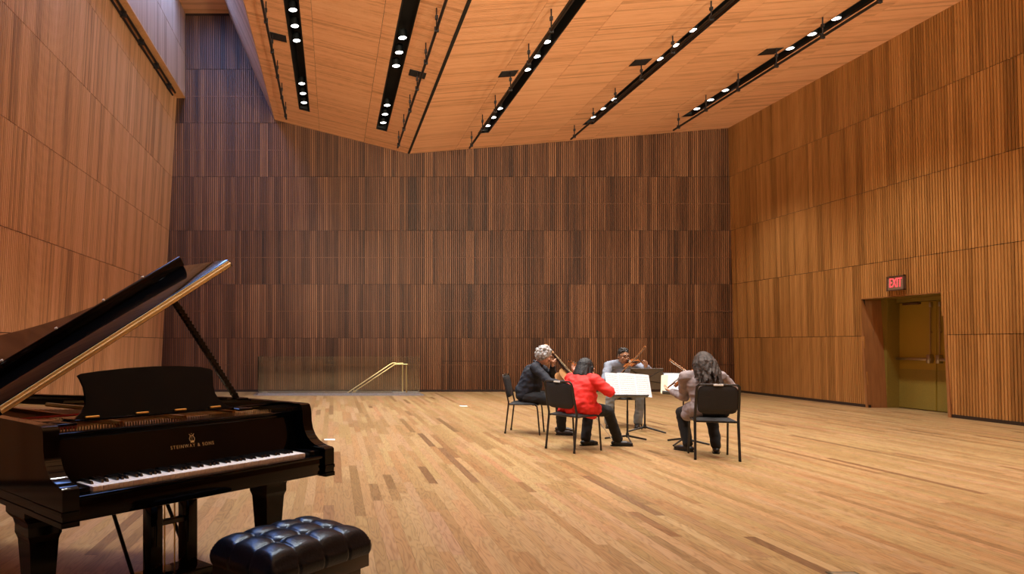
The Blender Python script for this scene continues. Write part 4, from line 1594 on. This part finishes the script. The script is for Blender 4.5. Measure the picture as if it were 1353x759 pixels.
def make_fiddle(name, label, tail, scroll, normal, wood, kind, endpin=0.0):
    """violin family instrument between its tail end and its scroll; local X along it, Z out of the belly"""
    tail, scroll = V(tail), V(scroll)
    ax = (scroll - tail)
    L = ax.length
    ax.normalize()
    n = V(normal)
    n = (n - ax * n.dot(ax)).normalized()
    y = n.cross(ax)
    rot = Matrix((ax, y, n)).transposed().to_4x4()
    root = thing(name, label, kind, tail)
    root.rotation_euler = rot.to_euler()
    k = L / 0.59                       # scale against a violin
    if kind == 'cello':
        k = L / 0.585
    bl = .355 * k
    wx = k * (1.0 if kind != 'cello' else 0.98)
    th = .030 * k * (1.0 if kind != 'cello' else 1.6)
    prof = [(t * bl, w * wx) for t, w in FIDDLE]
    poly = prof[1:-1] + [(x, -w) for x, w in prof[-2:0:-1]]
    ctr = V((bl * .5, 0))
    m = MB()
    layers = [(1.0, -th / 2), (1.035, -th / 2), (1.035, -th / 2 + .004 * k), (1.0, -th / 2 + .004 * k), (1.0, th / 2 - .004 * k), (1.035, th / 2 - .004 * k), (1.035, th / 2),
              (.9, th / 2 + .003 * k), (.6, th / 2 + .011 * k), (.25, th / 2 + .014 * k)]
    vs, fs = [], []
    npl = len(poly)
    for s, z in layers:
        for p in poly:
            q = ctr + (V(p) - ctr) * s
            vs.append((q.x, q.y, z))
    for i in range(len(layers) - 1):
        for j in range(npl):
            j2 = (j + 1) % npl
            fs.append((i * npl + j, i * npl + j2, (i + 1) * npl + j2, (i + 1) * npl + j))
    fs.append(tuple(range(npl))[::-1])
    fs.append(tuple(range((len(layers) - 1) * npl, len(layers) * npl)))
    m.add(vs, fs)
    m.build('body', wood, root, smooth=True, fix=True)
    zt = th / 2 + .014 * k
    MB().tube([(bl - .01 * k, 0, zt - .004 * k), (bl + .135 * k, 0, zt - .002 * k)], [.013 * k, .011 * k], 8, flat=0.8).build('neck', wood if kind != 'cello' else M['cello_neck'], root, smooth=True)
    sc = MB()
    sc.tube([(bl + .13 * k, 0, zt - .002 * k), (bl + .19 * k, 0, zt - .012 * k)], [.012 * k, .009 * k], 8)
    sp = []
    for i in range(26):
        a = i * 0.5
        r = (.017 - .00052 * i) * k
        sp.append((bl + .205 * k + r * math.cos(a + 2.4), 0, zt - .014 * k + r * math.sin(a + 2.4)))
    sc.tube(sp, .0065 * k, 6)
    sc.tube([(bl + .205 * k, -.012 * k, zt - .014 * k), (bl + .205 * k, .012 * k, zt - .014 * k)], .007 * k, 8)
    sc.build('scroll', wood, root, smooth=True)
    for i in range(4):
        s = 1 if i % 2 else -1
        x = bl + (.142 + i * .012) * k
        MB().tube([(x, -s * .014 * k, zt - .006 * k), (x, s * .022 * k, zt - .006 * k), (x, s * .032 * k, zt - .006 * k), (x, s * .040 * k, zt - .006 * k)],
                  [.003 * k, .003 * k, .006 * k, .005 * k], 6).build('peg', M['satin_black'], root, smooth=True)
    MB().add([(bl * .62, -.019 * k, zt + .012 * k), (bl * .62, .019 * k, zt + .012 * k), (bl + .13 * k, .011 * k, zt + .004 * k), (bl + .13 * k, -.011 * k, zt + .004 * k),
              (bl * .62, -.019 * k, zt + .007 * k), (bl * .62, .019 * k, zt + .007 * k), (bl + .13 * k, .011 * k, zt - .002 * k), (bl + .13 * k, -.011 * k, zt - .002 * k)],
             [(0, 3, 2, 1), (4, 5, 6, 7), (0, 1, 5, 4), (1, 2, 6, 5), (2, 3, 7, 6), (3, 0, 4, 7)]).build('fingerboard', M['satin_black'], root, fix=True)
    MB().prism([(-.021 * k, zt - .006 * k), (-.016 * k, zt + .004 * k), (-.019 * k, zt + .018 * k), (0, zt + .026 * k), (.019 * k, zt + .018 * k), (.016 * k, zt + .004 * k), (.021 * k, zt - .006 * k)],
               .004 * k, 'YZ', bl * .46).build('bridge', M['horsehair'], root, fix=True)
    MB().add([(0.0, -.008 * k, zt - .004 * k), (0.0, .008 * k, zt - .004 * k), (bl * .31, .021 * k, zt + .010 * k), (bl * .31, -.021 * k, zt + .010 * k),
              (0.0, -.008 * k, zt + .004 * k), (0.0, .008 * k, zt + .004 * k), (bl * .31, .021 * k, zt + .016 * k), (bl * .31, -.021 * k, zt + .016 * k)],
             [(3, 2, 1, 0), (4, 5, 6, 7), (0, 1, 5, 4), (1, 2, 6, 5), (2, 3, 7, 6), (3, 0, 4, 7)]).build('tailpiece', M['satin_black'], root, fix=True)
    st_ = MB()
    for i in range(4):
        o = (i - 1.5) * .006 * k
        st_.tube([(bl * .30, o, zt + .016 * k), (bl * .465, o * 1.6, zt + .026 * k), (bl + .145 * k, o * .7, zt + .004 * k)], (.0009 if kind != 'cello' else .0005) * k, 4)
    st_.build('strings', M['bronze'], root)
    for s in (-1, 1):
        f = MB()
        f.tube([(bl * .36, s * .050 * k, zt - .010 * k), (bl * .40, s * .052 * k, zt - .009 * k), (bl * .47, s * .040 * k, zt - .006 * k), (bl * .54, s * .030 * k, zt - .007 * k), (bl * .56, s * .033 * k, zt - .008 * k)],
               [.0035 * k, .0025 * k, .0022 * k, .0025 * k, .003 * k], 6)
        f.build('sound_hole', M['satin_black'], root)
    if endpin:
        MB().tube([(-endpin, 0, 0), (0, 0, 0)], .006, 8).tube([(-.03, 0, 0), (0.01, 0, 0)], .014, 8).build('endpin', M['steel'], root, smooth=True)
    else:
        MB().ball((.02 * k, .035 * k, zt + .002 * k), (.03 * k, .025 * k, .008 * k), seg=12, rings=8).build('chin_rest', M['satin_black'], root, smooth='all')
    return root


def make_bow(label, frog, tip):
    frog, tip = V(frog), V(tip)
    ax = (tip - frog)
    L = ax.length
    ax.normalize()
    n = V((0, 0, 1))
    n = (n - ax * n.dot(ax)).normalized()
    y = n.cross(ax)
    root = thing('bow', label, 'bow', frog)
    root.rotation_euler = Matrix((ax, y, n)).transposed().to_euler()
    MB().tube([(-.03, 0, .010), (L * .25, 0, .008), (L * .6, 0, .002), (L * .9, 0, .006), (L, 0, .016)], [.0052, .005, .0045, .004, .0035], 8).build('stick', M['bow_wood'], root, smooth=True)
    MB().box((.01, -.004, -.012), (L - .004, .004, -.0105)).build('hair', M['horsehair'], root)
    MB().bbox((-.01, -.006, -.014), (.045, .006, .006), .002).build('frog', M['satin_black'], root)
    MB().prism([(L - .012, .012), (L + .006, .018), (L + .003, -.012), (L - .014, -.012)], .007, 'XZ', -.0035).build('tip', M['bow_wood'], root, fix=True)
    return root


# ------------------------------------------------------------------ people
def hand(mb, w, d, palm, s=1.0, curl=0.6, side=1):
    """palm and five fingers; w wrist, d direction of the knuckles, palm = the way the palm faces, side: which side the thumb leaves"""
    w, d = V(w), V(d).normalized()
    palm = V(palm)
    palm = (palm - d * palm.dot(d)).normalized()
    r = d.cross(palm).normalized() * side
    k0 = w + d * .085 * s
    for q in (-.027, -.009, .009, .027):
        mb.capsule(w + r * q * .75 * s + d * .012, k0 + r * q * s, .0155 * s, .0125 * s)
    for i, (q, ln) in enumerate(((.031, .074), (.0105, .084), (-.0105, .078), (-.031, .060))):
        p = k0 + r * q * s
        dd = d.copy()
        rr = .0088 * s
        for seg, frac in enumerate((.46, .30, .24)):
            a = curl * (0.55 + 0.35 * seg)
            dd = (d * math.cos(a) + palm * math.sin(a)).normalized()
            q2 = p + dd * ln * frac * s
            mb.capsule(p, q2, rr, rr * .92, seg=8)
            p, rr = q2, rr * .92
    # thumb from the side of the palm near its base
    p = w + d * .028 * s + r * .030 * s
    t1 = p + (d * .55 + r * .65 + palm * .45).normalized() * .036 * s
    t2 = t1 + (d * .75 + r * .15 + palm * .65).normalized() * .030 * s
    mb.capsule(p, t1, .0125 * s, .0105 * s, seg=8)
    mb.capsule(t1, t2, .0105 * s, .0085 * s, seg=8)


def frame_of(fwd, up=(0, 0, 1)):
    """axes: x right of the head, y forward, z up"""
    f = V(fwd).normalized()
    u = V(up)
    u = (u - f * u.dot(f)).normalized()
    r = f.cross(u)
    return Matrix((r, f, u)).transposed()


def make_person(label, J, mats, hair, opts):
    """J: joints in the world; one fused skin surface, clothes and hair over it"""
    org = V((J['pelvis'][0], J['pelvis'][1], 0))
    root = thing('person', label, 'person', org)
    g = {k: V(v) for k, v in J.items()}
    girth = opts.get('girth', 1.0)
    R = frame_of(opts['face'], opts.get('head_up', (0, 0, 1)))
    hc = g['head']
    hs = opts.get('head_size', 1.0)

    def hp(x, y, z):
        return hc + R @ V((x, y, z)) * hs
    # ---- body: one continuous surface
    b = MB()
    b.ball(hp(0, -.008, .025), (.074 * hs, .092 * hs, .094 * hs), R)
    b.ball(hp(0, .022, -.045), (.058 * hs, .066 * hs, .070 * hs), R)
    b.ball(hp(0, .060, -.088), (.026 * hs, .022 * hs, .020 * hs), R)
    b.capsule(hp(0, .088, .012), hp(0, .106, -.028), .009 * hs, .015 * hs)
    for s in (-1, 1):
        b.ball(hp(s * .014, .094, -.032), (.010 * hs, .010 * hs, .008 * hs), R)
        b.ball(hp(s * .040, .068, -.022), (.024 * hs, .018 * hs, .020 * hs), R)
        b.ball(hp(s * .030, .080, .032), (.026 * hs, .010 * hs, .009 * hs), R)
        b.ball(hp(s * .076, -.004, -.008), (.010 * hs, .020 * hs, .032 * hs), R)
    b.ball(hp(0, .090, -.058), (.024 * hs, .009 * hs, .008 * hs), R)
    b.capsule(g['neck'] - V((0, 0, .03)), hp(0, -.018, -.075), .055, .050)
    tor = [g['pelvis'], g['pelvis'].lerp(g['chest'], .5), g['chest']]
    side = (g['sh_r'] - g['sh_l']).normalized()
    for c, r in zip(tor, ((.15, .11, .11), (.135, .105, .14), (.15, .105, .15))):
        b.ball(c, (r[0] * girth, r[1] * girth, r[2]), frame_of(side.cross(V((0, 0, 1)))))
    b.capsule(g['chest'], g['neck'], .10, .055)
    for s in 'rl':
        b.capsule(g['neck'].lerp(g['sh_' + s], .2), g['sh_' + s], .055, .050)
        b.chain([g['sh_' + s], g['el_' + s], g['wr_' + s]], [.048, .038, .026])
        hd = V(opts['hand_' + s][0])
        hand(b, g['wr_' + s], hd, opts['hand_' + s][1], .95, opts['hand_' + s][2], opts['hand_' + s][3])
        b.chain([g['hip_' + s], g['kn_' + s], g['an_' + s]], [.078, .050, .030])
        dt = V((g['toe_' + s].x - g['an_' + s].x, g['toe_' + s].y - g['an_' + s].y, 0)).normalized()
        b.capsule(V((g['an_' + s].x, g['an_' + s].y, .05)) - dt * .02, V((g['an_' + s].x, g['an_' + s].y, .034)) + dt * .11, .026, .016)
    fused(b, .0058, 'body', mats['skin'], root, org, 3)
    # ---- face pieces
    for s in (-1, 1):
        MB().ball(hp(s * .031, .083, .012), (.012 * hs, .008 * hs, .006 * hs), R, 10, 8).build('eye', M['eye'], root, org, 'all')
        br = MB().capsule(hp(s * .018, .094, .036), hp(s * .046, .082, .034), .005 * hs, .004 * hs, 8)
        br.build('eyebrow', mats['hair'], root, org, 'all')
    MB().capsule(hp(-.019, .094, -.062), hp(.019, .094, -.062), .0052, .0052, 8).build('mouth', M['lip'], root, org, 'all')
    if opts.get('glasses'):
        gl = MB()
        for s in (-1, 1):
            pts = [hp(s * .033 + .024 * math.cos(a), .106, .010 + .017 * math.sin(a)) for a in [2 * PI * k / 14 for k in range(15)]]
            gl.tube(pts, .0026, 6)
            gl.tube([hp(s * .057, .106, .014), hp(s * .082, .03, .012), hp(s * .084, -.01, .006)], .0024, 6)
        gl.tube([hp(-.010, .107, .012), hp(.010, .107, .012)], .0024, 6)
        gl.build('glasses', M['satin_black'], root, org, True)
    # ---- upper garment
    t = MB()
    gt = opts.get('top_girth', 1.0)
    fwd_t = frame_of(side.cross(V((0, 0, 1))))
    belly = opts.get('belly', 0.0)
    bf = V(opts['front']).normalized()
    for c, r in zip(tor, ((.180, .135, .10), (.165 + belly * .3, .130 + belly, .15), (.175, .130, .165))):
        t.ball(c + (bf * belly * .4 if c is tor[1] else V((0, 0, 0))), (r[0] * gt, r[1] * gt, r[2]), fwd_t)
    t.ball(g['pelvis'].lerp(g['chest'], .25), (.178 * gt, (.135 + belly) * gt, .13), fwd_t)
    t.ball(g['pelvis'].lerp(g['chest'], .75), (.170 * gt, (.130 + belly * .5) * gt, .15), fwd_t)
    t.capsule(g['chest'] + V((0, 0, .05)), g['neck'] - V((0, 0, .035)), .115, .068)
    for s in 'rl':
        t.capsule(g['neck'].lerp(g['sh_' + s], .15) - V((0, 0, .03)), g['sh_' + s], .070, .066)
        t.chain([g['sh_' + s], g['el_' + s], g['el_' + s].lerp(g['wr_' + s], .5), g['wr_' + s].lerp(g['el_' + s], .06)], [.066 * gt ** .5, .054 * gt ** .5, .046, .036])
    for (a, bq, ra, rb2) in opts.get('folds', ()):
        t.capsule(a, bq, ra, rb2)
    for s in opts.get('hem', ''):
        t.capsule(g['hip_' + s] + V((0, 0, .02)), g['hip_' + s].lerp(g['kn_' + s], opts.get('hem_len', .42)) + V((0, 0, .012)), .115, .100)
    if opts.get('hem_drop'):
        for dv in opts['hem_drop']:
            t.capsule(g['pelvis'] + V((0, 0, .05)), V(dv), .15, .07)
    fused(t, .0105, opts['top_name'], mats['top'], root, org, 4, opts.get('fold', .010))
    if opts.get('collar'):
        cpts = [g['neck'] + V((math.cos(a) * .064, math.sin(a) * .064, .012 + .02 * math.cos(a - math.atan2(-bf.y, -bf.x)))) for a in [2 * PI * k / 16 for k in range(17)]]
        MB().tube(cpts, [.017] * 17, 8).build('collar', mats.get('collar', mats['top']), root, org, True)
    # ---- trousers and shoes
    t = MB()
    t.ball(g['pelvis'] - V((0, 0, .01)), (.165, .135, .095), fwd_t)
    for s in 'rl':
        k = g['kn_' + s]
        t.chain([g['hip_' + s], g['hip_' + s].lerp(k, .55), k, k.lerp(g['an_' + s], .5), g['an_' + s]], [.098, .086, .068, .062, opts.get('cuff', .058)])
    fused(t, .0100, 'trousers', mats['bottom'], root, org, 4, .006)
    for s in 'rl':
        t = MB()
        a, toe = g['an_' + s], g['toe_' + s]
        d = V((toe.x - a.x, toe.y - a.y, 0)).normalized()
        up = V((0, 0, 1))
        zb = .0
        heel = V((a.x, a.y, zb + .040)) - d * .045
        ball = V((a.x, a.y, zb + .034)) + d * .10
        tip = V((a.x, a.y, zb + .028)) + d * .165
        t.capsule(heel, ball, .038, .042, flat=(up, .9))
        t.capsule(ball, tip, .040, .028, flat=(up, .85))
        t.capsule(V((a.x, a.y, zb + .05)), V((a.x, a.y, zb + .10)), .042, .044)
        sh_ = fused(t, .0075, 'shoe', mats['shoe'], root, org, 3)
        so = MB().prism([tuple((heel + d * x + V((-d.y, d.x, 0)) * y).xy) for x, y in ((-.042, -.02), (-.042, .02), (-.02, .036), (.06, .036), (.15, .046), (.20, .040), (.236, .016),
                                                                                      (.236, -.016), (.20, -.040), (.15, -.046), (.06, -.036), (-.02, -.036))], .014, 'XY', .0)
        so.build('sole', M['satin_black'], sh_, org, fix=True)
    # ---- hair
    h = MB()
    hair(h, hp, R, hs)
    fused(h, opts.get('hair_voxel', .008), 'hair', mats['hair'], root, org, opts.get('hair_it', 2))
    return root


def cap_hair(h, hp, R, hs, thick=.012, back=0.0):
    h.ball(hp(0, -.018, .040), (.080 * hs + thick * .4, .092 * hs + thick * .4, .086 * hs + thick), R)
    h.ball(hp(0, -.045, -.010), (.074 * hs + thick * .5, .066 * hs + thick, .080 * hs), R)


rh = random.Random(4)


def hair_grey(h, hp, R, hs):
    """bushy curls all over, forehead free"""
    cap_hair(h, hp, R, hs, .020)
    for i in range(130):
        a = rh.uniform(0, 2 * PI)
        e = rh.uniform(-.55, 1.5)
        d = V((math.cos(a) * math.cos(e), math.sin(a) * math.cos(e), math.sin(e)))
        if d.y > .35 and d.z < .62:
            continue
        c = (d.x * .096, -.022 + d.y * .108, .026 + d.z * .108)
        h.ball(hp(*c), rh.uniform(.015, .026), None, 8, 6)


def hair_short(h, hp, R, hs):
    h.ball(hp(0, -.020, .052), (.080 * hs, .092 * hs, .076 * hs), R)
    h.ball(hp(0, -.050, .005), (.074 * hs, .062 * hs, .070 * hs), R)
    for i in range(46):
        x = rh.uniform(-.062, .062)
        y = rh.uniform(-.06, .066)
        z = .052 + .078 * math.sqrt(max(0, 1 - (x / .082) ** 2 - ((y + .02) / .096) ** 2))
        h.capsule(hp(x, y, z - .01), hp(x + rh.uniform(-.006, .006), y + .012, z + .008), .010, .006, 6)
    for s in (-1, 1):
        h.capsule(hp(s * .076, .006, .03), hp(s * .077, .010, -.008), .010, .006, 6)


def hair_pony(h, hp, R, hs):
    """smooth dark hair falling to the shoulders"""
    cap_hair(h, hp, R, hs, .016)
    for s in (-1, 1):
        h.capsule(hp(s * .070, .02, .03), hp(s * .074, .012, -.105), .028, .024)
    for i in range(44):
        a = rh.uniform(-1.75, 1.75)
        x, y = math.sin(a) * .080, -.02 - math.cos(a) * .088
        p0 = hp(x * .9, y * .9, .02)
        l = rh.uniform(.10, .165)
        p1 = hp(x * 1.12 + rh.uniform(-.012, .012), y * 1.1, -.07)
        p2 = hp(x * .95 + rh.uniform(-.02, .02), y * 1.05 - .012, -.03 - l)
        h.capsule(p0, p1, .024, .018, 8)
        h.capsule(p1, p2, .018, .007, 8)
    # loose lock tied at the nape
    for i in range(7):
        x = rh.uniform(-.028, .028)
        p1 = hp(.02 + x, -.105, -.10)
        p2 = hp(.03 + x * 1.3, -.125 + rh.uniform(-.01, .01), -.20)
        p3 = hp(.035 + x * .9, -.12, -.245 - rh.uniform(0, .03))
        h.capsule(p1, p2, .018, .013, 8)
        h.capsule(p2, p3, .013, .005, 8)


def hair_wavy(h, hp, R, hs):
    """long loose waves down the back"""
    cap_hair(h, hp, R, hs, .022)
    for i in range(64):
        a = rh.uniform(-2.0, 2.0)
        x, y = math.sin(a) * .090, -.018 - math.cos(a) * .096
        l = rh.uniform(.18, .33) * (1.0 if abs(a) < 1.3 else .8)
        ph, am = rh.uniform(0, 6), rh.uniform(.010, .020)
        pts = []
        for k in range(7):
            t = k / 6
            sp = 1 + .55 * t * rh.uniform(.9, 1.1)
            pts.append(hp(x * sp + am * math.sin(ph + t * 7), y * (1 + .22 * t) - .02 * t + am * .6 * math.cos(ph + t * 6), (.085 if k == 0 else .05) - l * t - .01) if k else hp(x * .72, y * .75, .085))
        h.chain(pts, [.024, .022, .019, .016, .014, .011, .006])


make_person('grey haired man in a navy shirt playing the cello at left', dict(
    pelvis=(2.90, 10.25, .56), chest=(2.98, 10.19, .87), neck=(3.05, 10.14, 1.05), head=tuple(P(719.5, 471, 10.06)),
    sh_r=(2.95, 9.99, .99), el_r=(3.10, 9.74, .78), wr_r=(3.32, 9.62, .78),
    sh_l=(3.09, 10.33, .99), el_l=(3.33, 10.36, .86), wr_l=(3.26, 10.13, 1.01),
    hip_r=(2.89, 10.13, .54), kn_r=(3.29, 9.80, .51), an_r=(3.34, 9.97, .10), toe_r=(3.50, 9.93, .03),
    hip_l=(2.97, 10.36, .54), kn_l=(3.43, 10.34, .51), an_l=(3.46, 10.38, .10), toe_l=(3.62, 10.32, .03)),
    dict(skin=M['skin'], top=M['shirt_navy'], bottom=M['trouser_black'], shoe=M['shoe_brown'], hair=M['hair_grey']), hair_grey,
    dict(face=(.93, -.20, -.34), front=(.9, -.43, 0), top_name='shirt', top_girth=1.1, belly=.03, collar=True, head_size=1.08,
         hand_r=((.7, -.2, -.3), (.1, .6, -.6), .9, 1), hand_l=((-.15, -.45, .5), (.6, -.5, -.2), .8, 1), hair_voxel=.0075, hair_it=1))

make_person('dark haired woman in a bright red jacket seen from behind', dict(
    pelvis=(3.05, 8.60, .55), chest=(3.115, 8.62, .79), neck=(3.175, 8.65, .925), head=tuple(P(773.5, 489, 8.66)),
    sh_r=(3.245, 8.47, .885), el_r=(3.385, 8.36, .745), wr_r=(3.43, 8.62, .80),
    sh_l=(3.06, 8.79, .885), el_l=(3.19, 9.00, .78), wr_l=(3.235, 9.10, .95),
    hip_r=(3.10, 8.50, .53), kn_r=(3.52, 8.74, .475), an_r=(3.71, 8.90, .10), toe_r=(3.87, 8.88, .03),
    hip_l=(3.02, 8.69, .53), kn_l=(3.36, 8.97, .475), an_l=(3.315, 8.95, .10), toe_l=(3.45, 9.0, .03)),
    dict(skin=M['skin'], top=M['jacket_red'], bottom=M['trouser_black'], shoe=M['shoe_black'], hair=M['hair_black']), hair_pony,
    dict(face=(.90, .36, -.24), front=(.87, .48, 0), fold=.012, top_name='jacket', top_girth=1.24, girth=1.05, belly=.05, collar=True, head_size=1.1, cuff=.062,
         hem='rl', hem_len=.42,
         hem_drop=[(3.25, 8.56, .46), (2.93, 8.68, .49), (2.97, 8.50, .49)],
         hand_r=((-.1, .8, .3), (-.6, .1, -.4), .8, 1), hand_l=((-.05, .3, .4), (.2, -.5, .3), .8, -1)))

make_person('woman in a taupe sweater with long wavy brown hair, seen from behind', dict(
    pelvis=(4.44, 8.06, .56), chest=(4.395, 8.12, .83), neck=(4.375, 8.15, .985), head=tuple(P(929, 482, 8.16)),
    sh_r=(4.575, 8.06, .945), el_r=(4.80, 8.20, .80), wr_r=(4.60, 8.40, .86),
    sh_l=(4.215, 8.19, .94), el_l=(4.285, 8.33, .685), wr_l=(4.255, 8.57, .735),
    hip_r=(4.55, 8.02, .54), kn_r=(4.67, 8.44, .475), an_r=(4.67, 8.32, .10), toe_r=(4.75, 8.46, .03),
    hip_l=(4.35, 8.10, .54), kn_l=(4.36, 8.54, .475), an_l=(4.395, 8.46, .10), toe_l=(4.33, 8.60, .03)),
    dict(skin=M['skin'], top=M['sweater_taupe'], bottom=M['trouser_black'], shoe=M['shoe_black'], hair=M['hair_brown']), hair_wavy,
    dict(face=(-.12, .93, -.28), front=(.05, 1, 0), top_name='sweater', top_girth=.98, head_size=1.08, cuff=.056,
         hem='l', hem_len=.45, hem_drop=[(4.30, 8.28, .47)],
         hand_r=((-.6, .3, .15), (-.2, -.3, -.7), .8, 1), hand_l=((-.2, .5, .15), (.4, .0, .7), .8, 1), hair_voxel=.0065, hair_it=1))

make_person('short haired man with glasses in a grey top playing violin', dict(
    pelvis=(4.78, 11.25, .56), chest=(4.73, 11.16, .88), neck=(4.70, 11.09, 1.045), head=tuple(P(823.5, 471, 11.02)),
    sh_r=(4.49, 11.13, .99), el_r=(4.36, 10.95, .74), wr_r=(4.50, 10.74, .84),
    sh_l=(4.92, 11.06, .99), el_l=(4.99, 10.77, .90), wr_l=(4.83, 10.53, .985),
    hip_r=(4.68, 11.22, .54), kn_r=(4.41, 10.86, .48), an_r=(4.39, 10.88, .10), toe_r=(4.33, 10.74, .03),
    hip_l=(4.88, 11.20, .54), kn_l=(4.87, 10.80, .48), an_l=(4.85, 10.86, .10), toe_l=(4.74, 10.68, .03)),
    dict(skin=M['skin_tan'], top=M['shirt_grey'], bottom=M['trouser_grey'], shoe=M['shoe_black'], hair=M['hair_dark'], collar=M['vest_dark']), hair_short,
    dict(face=(.12, -.96, -.16), front=(-.15, -1, 0), top_name='shirt', collar=True, glasses=True, head_size=1.04, cuff=.066,
         hand_r=((.45, -.5, .2), (.3, .1, -.7), .8, 1), hand_l=((-.3, -.5, .3), (-.4, .5, .3), .9, -1), hair_voxel=.007))

# ------------------------------------------------------------------ instruments in the players' hands
cd = V((.42, -.50, -.757)).normalized()
cs_ = V((3.14, 10.27, 1.30))
ce_ = cs_ + cd * 1.24
make_fiddle('cello', 'amber brown cello held between the knees of the grey haired man', ce_, cs_, (.46, -.58, .66), M['cello_wood'], 'cello', endpin=ce_.z / .757 - .01)
make_bow('cello bow in the right hand of the grey haired man', (3.40, 9.60, .74), (3.72, 10.10, .74))
make_fiddle('viola', 'brown viola of the woman in red, its scroll beside her head', (3.235, 8.72, .975), P(749.5, 478, 9.25), (.55, .2, .8), M['violin_wood'], 'viola')
make_bow('thin viola bow in the right hand of the woman in red', (3.43, 8.66, .85), P(772, 490, 9.15))
make_fiddle('violin', 'brown violin under the chin of the man with glasses', (4.715, 10.95, 1.02), P(850.5, 480, 10.40), (-.62, -.35, .75), M['violin_wood'], 'violin')
make_bow('violin bow in the right hand of the man with glasses', P(823, 492, 10.66), P(853, 458, 10.5))
make_fiddle('violin', 'brown violin of the woman in taupe, pointing down to the left', (4.325, 8.24, .975), P(880.5, 517, 8.72), (-.5, -.35, .8), M['violin_wood'], 'violin')
make_bow('pale violin bow raised by the woman in taupe', (4.56, 8.43, .86), P(885, 476, 8.8))
